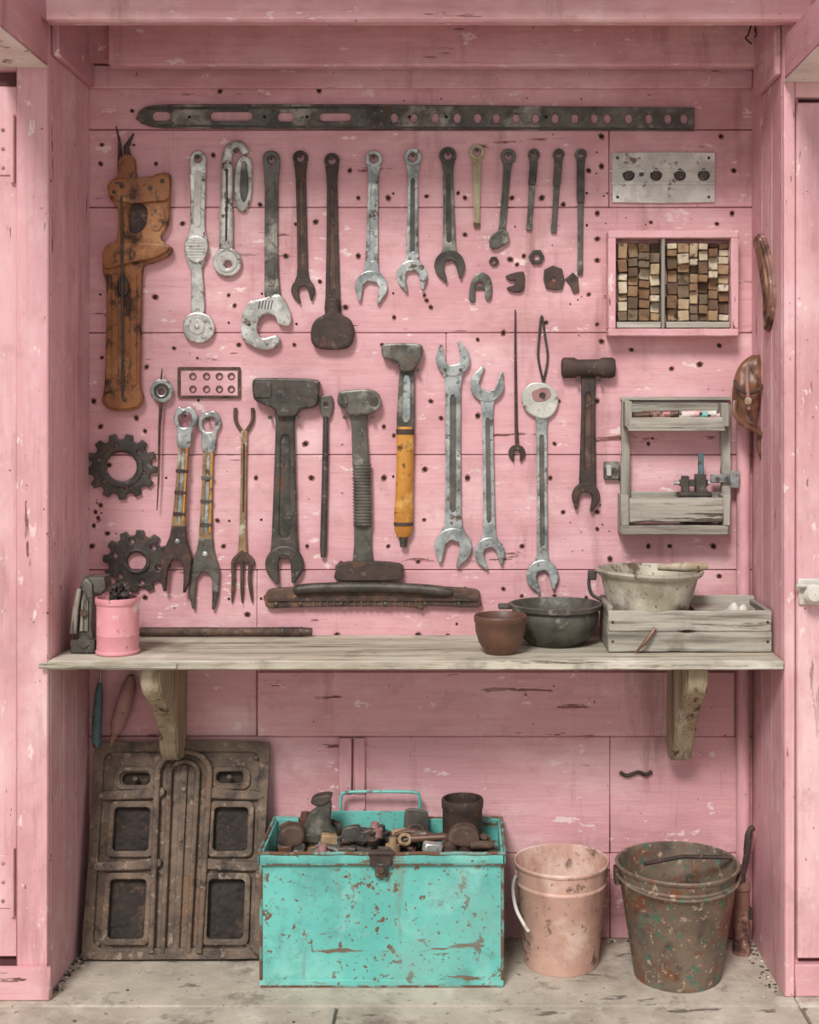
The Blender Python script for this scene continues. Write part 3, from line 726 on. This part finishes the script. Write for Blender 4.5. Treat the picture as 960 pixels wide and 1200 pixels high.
# draped leather pouch: hood-shaped flap, deep bag, curled strap below
o=B('leather_tool_pouch')
P_=[(889,417,.10,6),(887,421,.10,12),(884,428,.10,17),(881,438,.10,19),(879,450,.11,19.5),(878,462,.11,19),(878,474,.11,18),(879,486,.11,15),(882,495,.12,10),(887,502,.12,5)]
P2=cro(P_,4)
t=bmesh.new(); rings=[]; sg=24
for i,(a,b_,c_,r_) in enumerate(P2):
    c0=W(a-3,b_,c_); r=r_*K*.86
    rings.append([t.verts.new(c0+Vector((math.cos(q)*r*(1+.10*math.sin(3*q+i*.12)),-math.sin(q)*r*.62*(1+.14*math.sin(5*q+i*.2)),.003*math.sin(2*q)))) for q in [2*math.pi*j/sg for j in range(sg)]])
for i in range(len(rings)-1):
    for j in range(sg): t.faces.new((rings[i][j],rings[i][(j+1)%sg],rings[i+1][(j+1)%sg],rings[i+1][j]))
t.faces.new(rings[0]); t.faces.new(rings[-1])
o.addbm(t,LE)
fl=cro([(861,446,.135),(866,456,.152),(876,461,.158),(888,458,.150),(897,448,.13)],5)
o.tube([W(*q) for q in fl],.0045,DRUST,8)
o.tube([W(*q) for q in cro([(876,428,.143),(876,450,.158),(877,466,.160),(878,480,.155)],5)],.0055,BARK,8,flat=.5)
o.tube([W(*q) for q in cro([(862,470,.13),(861,484,.14),(872,497,.14),(886,505,.13),(899,514,.13),(906,528,.14),(901,540,.13),(892,534,.12),(889,515,.11),(893,500,.11)],5)],.0075,LE,10,flat=.6)
o.plate([circ(877,470,4.5,14)],.160,.005,BRS,.0015)
o.cyl(W(889,419,.10),Vector((XR-.0002,-.10,Z(418,.1))),.004,DARK,8)
o.done()

# ---------------------------------------------------------------- holes & nails
o=B('nails_and_peg_holes')
spots=[(118,192),(183,192),(182,348),(204,408),(128,396),(110,470),(128,545),(265,268),(214,262),(280,404),(275,358),(345,404),(405,360),(420,300),(448,404),(462,372),(505,360),(505,470),(517,490),(560,487),(548,560),(498,550),(450,500),(450,560),(455,640),(490,658),(545,690),(590,690),(612,640),(660,600),(645,560),(655,470),(650,520),(700,470),(715,440),(705,400),(740,410),(787,432),(820,427),(843,405),(760,640),(785,640),(843,675),(836,640),(700,620),(715,655),(735,592),(700,600),(760,520),(640,720),(525,745),(490,744),(395,744),(400,660),(360,640),(365,560),(358,520),(300,560),(312,700),(290,720),(170,700),(108,640),(112,600),(118,592),(115,607),(110,616),(126,625),(262,640),(255,610),(215,600),(212,560),(170,505),(172,430),(160,490),(118,500),(155,130),(374,106),(258,107),(500,352),(420,232),(455,232),(500,230),(545,232),(545,275),(600,232),(635,232),(660,240),(700,250),(690,345),(700,380),(640,378),(590,390),(560,398),(690,200),(705,160),(705,195),(250,182),(305,240),(335,300),(370,260),(375,330),(410,200),(598,304),(614,300),(606,310),(860,200),(858,250),(845,160),(868,440),(700,280),(700,305)]
def hole(x,y,r):
    r*=K
    c=W(x,y,0)
    def blob(rad,y_,m_,n=14,am=.07):
        t=bmesh.new(); ph=random.uniform(0,6)
        vs=[t.verts.new((c.x+rad*(1+am*math.sin(2*a+ph)+am*.6*math.sin(5*a))*math.cos(a),y_,c.z+rad*(1+am*math.sin(2*a+ph)+am*.6*math.sin(5*a))*math.sin(a))) for a in [2*math.pi*j/n for j in range(n)]]
        f_=t.faces.new(vs); ex=bmesh.ops.extrude_face_region(t,geom=[f_]); 
        for v in [g for g in ex['geom'] if isinstance(g,bmesh.types.BMVert)]: v.co.y=0.0012
        o.addbm(t,m_)
    if r>.0045: blob(r*1.35,-.0005,RING,14,.14)
    blob(r*.85,-.0009,HOLE)
for x,y in spots: hole(x,y,random.uniform(2.0,3.0))
for gx in range(118,876,38):
    for gy in (168,226,262,300,345,380,420,470,512,560,610,652,700,730):
        if random.random()<.20: hole(gx+random.uniform(-2,2),gy+random.uniform(-2,2),random.uniform(1.5,2.1))
for i in range(46):
    cx,cy,sx,sy=random.choice([(680,350,22,10),(118,600,12,14),(700,215,20,40),(620,310,40,20),(690,610,30,30),(150,700,60,16),(480,112,250,8)])
    x=random.gauss(cx,sx); y=random.gauss(cy,sy)
    if 108<x<878 and 106<y<735: hole(x,y,random.uniform(.7,1.3))
for x,y,t_ in nails:
    o.cyl(Vector((X(x),-.0005,Z(y))),Vector((X(x),-(t_+.010),Z(y)-.0)),.0035,DARK,8)
    o.cyl(Vector((X(x),-(t_+.010),Z(y))),Vector((X(x),-(t_+.012),Z(y))),.0055,DARK,10)
o.done(parent=wb)
o=B('iron_handle_scrap'); o.tube([W(x,y,.007) for x,y in cro([(727,905),(735,909),(748,905),(757,908),(764,904)],4)],.0055,DRUST,8); o.done()

# ---------------------------------------------------------------- shelf items
o=B('iron_rod'); o.tube([(X(x,.03),-.032,ZS+.0148) for x in(163,166,240,262,350,366)],[.011,.013,.0135,.0125,.0135,.011],RUST,12)
for x in (240,330,352): o.tube([(X(x,.03),-.032,ZS+.0148),(X(x+3,.03),-.032,ZS+.0148)],.0142,DARK,12)
o.done()
o=B('iron_bench_clamp')
def cp(loops,d0,t_,m_,bev=.004): o.plate(loops,d0,t_,m_,bev)
base_y=VY+(H-(ZS+.0012))/(K*F(.27))
cp([[(86,base_y),(84,748),(89,705),(94,684),(101,677),(108,684),(109,705),(107,735),(110,752),(110,base_y)]],.18,.09,GREENG,.006)
cp([[(93,740),(95,705),(99,692),(103,705),(103,740)]],.27,.006,GWV,.002)
cp([[(96,690),(96,677),(122,676),(124,690),(118,697),(104,694)]],.19,.07,GREENG,.005)
base_y2=VY+(H-(ZS+.0012))/(K*F(.295))
cp([[(82,base_y2),(82,base_y2-16),(111,base_y2-16),(111,base_y2)]],.16,.135,DARK,.005)
o.tube([W(86,742,.285),W(89,712,.285),W(93,690,.28)],[.009,.008,.006],GWV,10)
o.cyl(W(98,752,.27),W(98,752,.299),.016,DARK,14); o.cyl(W(98,718,.27),W(98,718,.284),.010,RUST,12)
o.done()
o=B('pink_tin_can')
cx=X(141,.26); R=.0575
hgt=.152
o.lathe((cx,-.285,ZS+.0008),[(0,0),(R*.97,0),(R*1.02,.003),(R*1.02,.008),(R*.97,.011),(R*.97,.05),(R*.985,.052),(R*.97,.055),(R*.97,hgt-.02),(R*1.03,hgt-.016),(R*1.04,hgt-.004),(R*1.02,hgt),(R*.95,hgt),(R*.93,hgt-.01),(R*.93,.03),(0,.03)],CAN,36,wob=.008)
o.done()
o=B('loose_bolts')
for i in range(20):
    a=random.uniform(0,6.28); r=random.uniform(0,R*.6)
    p0=Vector((cx+r*math.cos(a),-.285+r*math.sin(a),ZS+.035)); p1=p0+Vector((random.uniform(-.008,.008),random.uniform(-.008,.008),.112+random.uniform(0,.035)))
    o.cyl(p0,p1,.004,DARK,8); o.cyl(p1,p1+Vector((0,0,.008)),.010,random.choice([DARK,DRUST,GREENG]),6)
o.done()
o=B('terracotta_bowl')
cx=X(586.5,.28); R=.071
o.lathe((cx,-.285,ZS+.0008),[(0,0),(R*.55,0),(R*.62,.006),(R*.82,.03),(R*.95,.06),(R*.965,.083),(R*1.0,.086),(R*1.01,.10),(R*.97,.104),(R*.92,.10),(R*.9,.08),(R*.75,.035),(R*.5,.015),(0,.012)],TER,40,wob=.006); o.done()
o=B('cast_iron_bowl')
cx=X(651,.15); R=.122
o.lathe((cx,-.14,ZS+.0008),[(0,0),(R*.6,0),(R*.68,.008),(R*.88,.03),(R*.99,.065),(R*1.0,.085),(R*.97,.095),(R*1.06,.10),(R*1.08,.112),(R*1.0,.114),(R*.93,.10),(R*.9,.06),(R*.7,.02),(0,.014)],IB,44,wob=.012)
o.box(cx-R*1.32,cx-R*.98,-.165,-.125,ZS+.100,ZS+.112,IB,.003)
o.done()
o=B('weathered_wooden_crate')
c0,c1=.052,.278
xL=X(713,c1); xR_=X(905,c1)
zb=ZS+.0008; zt=Z(716,c1)
zm=(zb+zt)/2
o.rough(xL,xR_,-c1,-c1+.014,zb+.001,zm-.0008,GW,.0012,.012,.002,.004); o.rough(xL+.001,xR_-.001,-c1+.0005,-c1+.0145,zm+.0008,zt,GW,.0012,.012,.002,.005)
o.rough(xL,xR_,-c0-.014,-c0,zb+.001,zt+.012,GW,.0012,.012,.002,.005)
o.rough(xL,xL+.014,-c1+.016,-c0-.016,zb+.001,zt+.012,GWY,.001,.012,.002,.004)
o.rough(xR_-.014,xR_,-c1+.016,-c0-.016,zb+.001,zt+.002,GWY,.001,.012,.002,.004)
o.box(xL+.0145,xR_-.0145,-c1+.0145,-c0-.0145,zb,zb+.01,GW,.001)
o.rough(xR_-.19,xR_-.016,-c0-.1,-c0-.016,zt-.026,zt-.012,GW,.001,.012,.002,.003)
for x in(xL+.012,xR_-.012):
    for z in(zb+.03,zt-.03): o.sphere((x,-c1-.0005,z),.004,DARK,(1,.5,1))
o.done()
o=B('zinc_basin')
cx=X(759,.16); R=.146; zb2=ZS+.012; hh=.200
o.lathe((cx,-.166,zb2),[(0,0),(R*.58,0),(R*.6,.01),(R*.70,.07),(R*.83,.13),(R*.92,hh-.02),(R,hh-.012),(R*1.03,hh-.004),(R*1.02,hh+.002),(R*.97,hh+.002),(R*.9,hh-.015),(R*.80,.13),(R*.66,.07),(R*.56,.02),(0,.018)],ZB,48,Matrix.Rotation(.02,4,'Y'),wob=.012)
o.lathe((cx,-.166,zb2+.02),[(0,.07),(R*.64,.07),(R*.64,.075),(R*.3,.082),(0,.078)],DRUST,30)
o.box(cx-R*1.14,cx-R*.99,-.18,-.14,zb2+hh-.028,zb2+hh-.004,DARK,.003)
o.tube([Vector(q) for q in cro([(cx-R*1.11,-.165,zb2+hh-.01),(cx-R*1.13,-.165,zb2+hh-.04),(cx-R*1.07,-.165,zb2+hh-.07),(cx-R*.88,-.165,zb2+hh-.085)],5)],.005,DARK,8)
o.tube([Vector((cx+R*.2,-.16,zb2+hh+.005)),Vector((cx+R*.7,-.19,zb2+hh+.010)),Vector((cx+R*1.12,-.18,zb2+hh+.010))],[.008,.014,.010],TW,10)
o.done()
o=B('crumpled_rag')
t=bmesh.new(); bmesh.ops.create_icosphere(t,subdivisions=4,radius=1)
for v in t.verts:
    q=v.co.copy(); v.co*=1+.35*mn.noise(q*2.2)+.12*mn.noise(q*6)
o.addbm(t,WHITE,Matrix.Translation((X(862,.2),-.205,zb+.066))@Matrix.Diagonal((.045,.035,.05,1)))
o.done()
o=B('wood_chisel')
o.tube([Vector((X(745,.30),-.296,ZS+.0035)),W(757,752,.298),W(768,736,.288)],[.002,.006,.005],LE,8); o.done()

# ---------------------------------------------------------------- hanging handles bottom left
o=B('teal_handled_file')
o.tube([W(x,y,.04) for x,y in((113,876),(113,868),(114,840),(116,812),(117,800))],[.008,.014,.0145,.012,.006],TEALH,12)
o.tube([W(117,800,.04),W(118,786,.04)],.004,STEELB,8)
o.cyl(W(118,789,.04),(X(118),-.001,Z(789)),.004,DARK,8)
o.done()
o=B('hanging_wooden_handle')
o.tube([W(x,y,.03) for x,y in((154,792),(151,806),(144,830),(138,850),(136,858))],[.010,.021,.024,.022,.014],PHD,14)
o.tube([W(136,856,.03),W(132,866,.03),W(131,870,.03)],[.012,.010,.004],BARK,10)
o.cyl(W(154,793,.03),(X(154),-.001,Z(793)),.006,DARK,8)
o.done()

# ---------------------------------------------------------------- cast iron panel leaning
o=B('cast_iron_stove_plate')
FD=.10; B0=.125
def pp(loops,d0,t_,m_,bev=.003): o.plate(loops,B0+d0,t_,m_,bev,fd=FD)
wins=[rect(130,174,957,1014,6),rect(248,290,957,1014,6),rect(130,174,1046,1120,6),rect(245,288,1046,1120,6)]
small=[rect(137,171,915,930,7),rect(249,281,913,928,7)]
oo=cr([(106,884),(125,877),(170,878),(210,875),(260,876),(303,877),(310,885),(309,940),(307,1040),(306,1132),(300,1140),(210,1141),(112,1141),(105,1134),(106,1020),(105,940)],4)
pp([oo]+wins+small,.0,.016,PAN)
pp([rect(112,302,884,1134)],-.006,.006,PAND,0)
pp([oo,rect(115,300,888,1130,12)],.016,.012,PAN,.005)
for x0,x1,y0,y1 in((124,180,950,1020),(242,296,950,1020),(124,180,1039,1127),(239,295,1039,1127)):
    pp([rect(x0,x1,y0,y1,8),rect(x0+7,x1-7,y0+8,y1-8,5)],.016,.012,PAN,.004)
for x0,x1 in((128,178),(242,290)):
    pp([rect(x0,x1,907,936,10),rect(x0+7,x1-7,913,930,6)],.016,.008,PAN,.003)
for (r0,r1,tt) in((35,27,.022),(20,13,.018)):
    P=[]
    for k in range(13): a=math.pi-math.pi*k/12; P.append((211+r0*math.cos(a),914-r0*.85*math.sin(a)))
    P+=[(211+r0*.9,1136)]+[(211+r1*.9,1136)]
    for k in range(13): a=math.pi*k/12; P.append((211+r1*math.cos(a),914-r1*.85*math.sin(a)))
    P+=[(211-r1*.9,1136),(211-r0*.9,1136)]
    pp([P],.016,tt,PAN,.007)
pp([shaft((211,905),(211,1134),[(0,8),(1,8)])],.016,.010,PAN,.004)
for y in (942,1030): pp([cr([(112,y-4),(150,y-6),(186,y-9),(186,y+3),(150,y+6),(112,y+6)],3)],.016,.015,PAN,.005); pp([cr([(236,y-9),(270,y-6),(304,y-4),(304,y+6),(270,y+6),(236,y+3)],3)],.016,.015,PAN,.005)
f_=F(FD)
for x,y in((153,922),(265,920),(120,895),(296,895),(211,925),(211,1000),(211,1100),(120,1125)): 
    o.sphere(Vector(((x-VX)*K*f_,-(B0+.024),H+(VY-y)*K*f_)),.008,PAN,(1,.6,1))
# rough cast texture at the bottom of the recesses (continuous lumpy sheets)
for (x0,x1,y0,y1) in((128,176,955,1016),(246,292,955,1016),(128,176,1044,1122),(243,290,1044,1122)):
    t=bmesh.new(); nx,ny=26,36; g_=[]
    for j in range(ny+1):
        row=[]
        for i in range(nx+1):
            x=x0+(x1-x0)*i/nx; y=y0+(y1-y0)*j/ny
            q=Vector(((x-VX)*K*f_,0,H+(VY-y)*K*f_))
            hgt_=.004+.006*abs(mn.noise(q*38))+.003*mn.noise(q*110)
            row.append(t.verts.new((q.x,-(B0+hgt_),q.z)))
        g_.append(row)
    for j in range(ny):
        for i in range(nx): t.faces.new((g_[j][i],g_[j][i+1],g_[j+1][i+1],g_[j+1][i]))
    o.addbm(t,PAND)
mz=min(v.co.z for v in o.bm.verts)
M=Matrix.Translation((0,-B0,0))@Matrix.Rotation(math.radians(-13),4,'X')@Matrix.Diagonal((1,1,.905,1))@Matrix.Translation((0,B0,-mz))
bmesh.ops.transform(o.bm,matrix=M,verts=o.bm.verts)
mz=min(v.co.z for v in o.bm.verts); bmesh.ops.translate(o.bm,vec=(0,0,-mz+.0005),verts=o.bm.verts)
my=max(v.co.y for v in o.bm.verts); bmesh.ops.translate(o.bm,vec=(0,-my-.002,0),verts=o.bm.verts)
o.done()

# ---------------------------------------------------------------- toolbox
o=B('turquoise_toolbox')
d1=.317; d0=.030
xl=X(306,d1); xr=X(589,d1); zt=.359; zo=.0008
th=.004
o.box(xl,xr,-d1,-d1+th,zo,zt,TQ,.001); o.box(xl,xr,-d0-th,-d0,zo,zt,TQ,.001)
o.box(xl,xl+th,-d1+th,-d0-th,zo,zt,TQ,.001); o.box(xr-th,xr,-d1+th,-d0-th,zo,zt,TQ,.001)
o.box(xl,xr,-d1,-d0,zo,zo+.006,TQ,.001)
o.box(xl+th,xr-th,-d1+th,-d0-th,zt-.085,zt-.08,DRUST,.001)
e=.008
for (a,b_,c_,d_) in((xl-e,xr+e,-d1-e,-d1+.001),(xl-e,xr+e,-d0-.001,-d0+e),(xl-e,xl+.001,-d1-e,-d0+e),(xr-.001,xr+e,-d1-e,-d0+e)):
    o.box(a,b_,c_,d_,zt-.026,zt+.002,TQ,.003,seg=2)
for (p,q) in(((xl-e,-d1-e+.002),(xr+e,-d1-e+.002)),((xl-e,-d0+e-.002),(xr+e,-d0+e-.002)),((xl-e+.002,-d1-e),(xl-e+.002,-d0+e)),((xr+e-.002,-d1-e),(xr+e-.002,-d0+e))):
    n_=24; o.tube([Vector((p[0]+(q[0]-p[0])*k/n_,p[1]+(q[1]-p[1])*k/n_,zt+.002+.0012*math.sin(k*1.7))) for k in range(n_+1)],.005,RIM,10)
o.box(xl-.001,xr+.001,-d1-.0105,-d1-.006,zt-.0285,zt-.025,RIM,.001)
o.box(xl-.003,xr+.003,-d1-.003,-d1,zo,zo+.02,TQ,.001)
o.cyl((xl,-d1,zo+.02),(xl,-d1,zt-.03),.0045,RIM,8); o.cyl((xr,-d1,zo+.02),(xr,-d1,zt-.03),.0045,RIM,8)
o.box(xl-.001,xr+.001,-d1-.0042,-d1+.001,zo+.0,zo+.006,RIM,.001)
lx=X(447,d1)
o.box(lx-.030,lx+.030,-d1-.018,-d1-.0085,zt-.03,zt+.002,DRUST,.003); o.box(lx-.016,lx+.018,-d1-.022,-d1-.004,zt-.058,zt-.02,DARK,.004)
o.cyl((lx-.034,-d1-.014,zt+.006),(lx+.034,-d1-.014,zt+.006),.008,DRUST,10); o.cyl((lx+.0,-d1-.022,zt-.035),(lx,-d1-.030,zt-.035),.009,RUST,10)
hx0,hx1=X(399,.05),X(492,.05); zh=Z(929,.05)
o.tube([Vector(q) for q in cro([(hx0,-.036,zt-.03),(hx0,-.042,zt+.02),(hx0+.002,-.045,zh-.012),(hx0+.02,-.045,zh),(hx0+.1,-.045,zh+.002),(hx1-.02,-.045,zh),(hx1-.002,-.045,zh-.012),(hx1,-.042,zt+.02),(hx1,-.036,zt-.03)],4)],.0048,TQ,10)
o.box(X(388,.055),X(502,.055),-.060,-.055,zt-.04,Z(950,.055),TQ,.001)
o.done()
o=B('old_tin_canister')
cx=X(542,.13); zb3=zt-.0795; hh=Z(936,.13)-zb3
R=.0575
o.lathe((cx,-.125,zb3),[(0,0),(R,0),(R,.01),(R*.97,.014),(R*.97,hh-.03),(R*1.02,hh-.024),(R*1.03,hh-.004),(R,hh),(R*.9,hh),(R*.88,hh-.02),(R*.88,.03),(0,.03)],DRUST,32,wob=.01)
o.done()
o=B('scrap_tool_pile')
random.seed(11)
xin0,xin1=xl+.02,xr-.02
for i in range(105):
    x=random.uniform(xin0+.02,xin1-.02); y=-random.uniform(d0+.03,d1-.03); z=zt-.066+random.uniform(0,.082)
    if abs(x-cx)<.085 and y>-.20: continue
    k=random.randrange(5); a=random.uniform(-.6,.6); m_=random.choice([RUST,DARK,GREENG,DRUST,RUST,STEEL,TER,GREENG,BL[3],PHD])
    L=random.uniform(.025,.055)
    x=min(max(x,xin0+L),xin1-L); y=min(max(y,-d1+.03),-d0-.03)
    dx,dy=math.cos(a)*L,math.sin(a)*L*.3
    if k==0: o.cyl((x-dx,y-dy,z),(x+dx,y+dy,z+random.uniform(-.015,.02)),random.uniform(.007,.014),m_,14)
    elif k==1: o.box(x-L*.7,x+L*.7,y-.014,y+.014,z-.01,z+random.uniform(.010,.020),m_,.003,Matrix.Rotation(a*.6,4,'Y')@Matrix.Rotation(a,4,'Z'))
    elif k==2:
        rr=random.uniform(.014,.024)
        o.tube([(x+rr*math.cos(q),y+rr*.5*math.sin(q),z+.01+rr*math.sin(q)*.7) for q in [6.283*j/16 for j in range(16)]],.0055,m_,8,closed=True)
    elif k==3: o.lathe((x,y,z-.01),[(0,0),(.020,0),(.022,.024),(.017,.026),(.012,.025),(.011,.042),(0,.042)],m_,16,Matrix.Rotation(a,4,'X'))
    else:
        o.tube([(x-dx,y-dy,z),(x-dx*.3,y,z+.012),(x+dx*.5,y+dy*.5,z+.008),(x+dx,y+dy,z-.004)],[.006,.008,.008,.012],m_,8)
o.plate([cr([(362,985),(356,970),(362,955),(370,948),(372,938),(382,934),(388,944),(387,968),(394,985)],4)],.15,.03,GREENG,.005)
o.plate([cr([(370,945),(364,940),(370,934),(388,932),(384,942)],3)],.145,.04,DARK,.004)
o.plate([cr([(325,989),(327,976),(338,968),(352,970),(357,980),(352,992),(340,994)],4)],.2,.04,RUST,.008)
o.plate([cr([(476,982),(474,954),(480,948),(496,950),(502,956),(500,980)],4)],.11,.01,GREENG,.003)
o.plate([cr([(526,990),(528,975),(540,968),(556,971),(562,985),(558,994)],4)],.23,.04,RUST,.008)
o.plate([cr([(404,986),(402,972),(420,968),(424,975),(436,972),(438,986)],3)],.19,.02,GREENG,.004)
o.done()

# ---------------------------------------------------------------- buckets
def bucket(name,pcx,dc,rb,rt,h,m_,rim,ribs):
    o=B(name); cx=X(pcx,dc)
    pr=[(0,.012),(rb*.93,.012),(rb*.95,0),(rb,0),(rb*1.01,.01)]
    for f_ in ribs:
        r=rb+(rt-rb)*f_; pr+=[(r,h*f_-.006),(r*1.025,h*f_-.002),(r*1.025,h*f_+.002),(r,h*f_+.006)]
    pr+=[(rt,h-.008),(rt*1.03,h-.006),(rt*1.04,h),(rt*1.02,h+.004),(rt*.985,h+.002),(rt*.97,h-.01),(rb*.95,.02),(0,.02)]
    o.lathe((cx,-dc,.0008),pr,m_,56,wob=rim)
    return o,cx
o,cx=bucket('peach_bucket',658,.155,.103,.1295,.283,PB,.006,(.80,))
hb=-.052
o.tube([Vector(q) for q in cro([(cx-.128,-.17,.30+hb),(cx-.138,-.19,.275+hb),(cx-.132,-.235,.235+hb),(cx-.112,-.258,.20+hb),(cx-.098,-.262,.180+hb)],5)],.005,WHITE,10)
o.sphere((cx-.127,-.165,.305+hb),.012,PB,(.6,1,1)); o.sphere((cx+.129,-.165,.305+hb),.012,PB,(.6,1,1))
o.done()
o,cx=bucket('rusty_paint_bucket',794,.235,.118,.163,.305,OB,.010,(.88,))
hb=-.035
o.tube([Vector((cx+.168*math.cos(a),-.235-.168*math.sin(a),.318+hb-.02*math.sin(a))) for a in [math.pi*(1.0-1.0*k/28) for k in range(29)]],.0042,OB,8)
for sx in(-1,1): o.box(cx+sx*.166-.008,cx+sx*.166+.008,-.255,-.215,.285+hb,.33+hb,DRUST,.003)
o.tube([Vector((cx-.09,-.235,.337+hb)),Vector((cx+.02,-.20,.345+hb)),Vector((cx+.155,-.21,.346+hb))],.006,DRUST,8)
o.done()
o=B('grease_gun')
px_=X(872,.13)
o.tube([(px_,-.10,0.001),(px_,-.10,.03),(px_,-.10,.035),(px_,-.10,.18),(px_,-.10,.185),(px_,-.10,.205)],[.026,.026,.022,.022,.026,.022],BARK,20)
o.tube([(px_-.0,-.10,.20),(px_,-.10,.25)],[.012,.008],DARK,12)
o.tube([Vector(q) for q in cro([(px_,-.1,.215),(px_+.008,-.105,.25),(px_+.014,-.11,.30),(px_+.020,-.11,.350),(px_+.034,-.11,.362)],4)],[.009]*8+[.011]*4+[.009]*4+[.004],DRUST,10)
o.box(px_-.012,px_+.03,-.115,-.085,.10,.13,DRUST,.003)
o.done()

# ---------------------------------------------------------------- light & camera
wld=bpy.data.worlds.new('sky'); bpy.context.scene.world=wld; wld.use_nodes=True
bg=wld.node_tree.nodes['Background']; bg.inputs[0].default_value=(1,.99,.97,1); bg.inputs[1].default_value=.70
sn=bpy.data.lights.new('sun','SUN'); sn.energy=3.0; sn.angle=math.radians(16); sn.color=(1,.98,.95)
so=bpy.data.objects.new('sun',sn); so.rotation_euler=Vector((.22,.72,-.72)).to_track_quat('-Z','Y').to_euler(); so.location=(-1,-4,4)
bpy.context.scene.collection.objects.link(so)
cam=bpy.data.cameras.new('camera'); co=bpy.data.objects.new('camera',cam)
co.location=(0,-C,H); co.rotation_euler=(math.pi/2,0,0)
cam.sensor_fit='HORIZONTAL'; cam.sensor_width=36; cam.lens=36*C/(960*K)
cam.shift_x=(480-VX)/960; cam.shift_y=-(600-VY)/960
bpy.context.scene.collection.objects.link(co); bpy.context.scene.camera=co
bpy.context.scene.view_settings.view_transform='Standard'
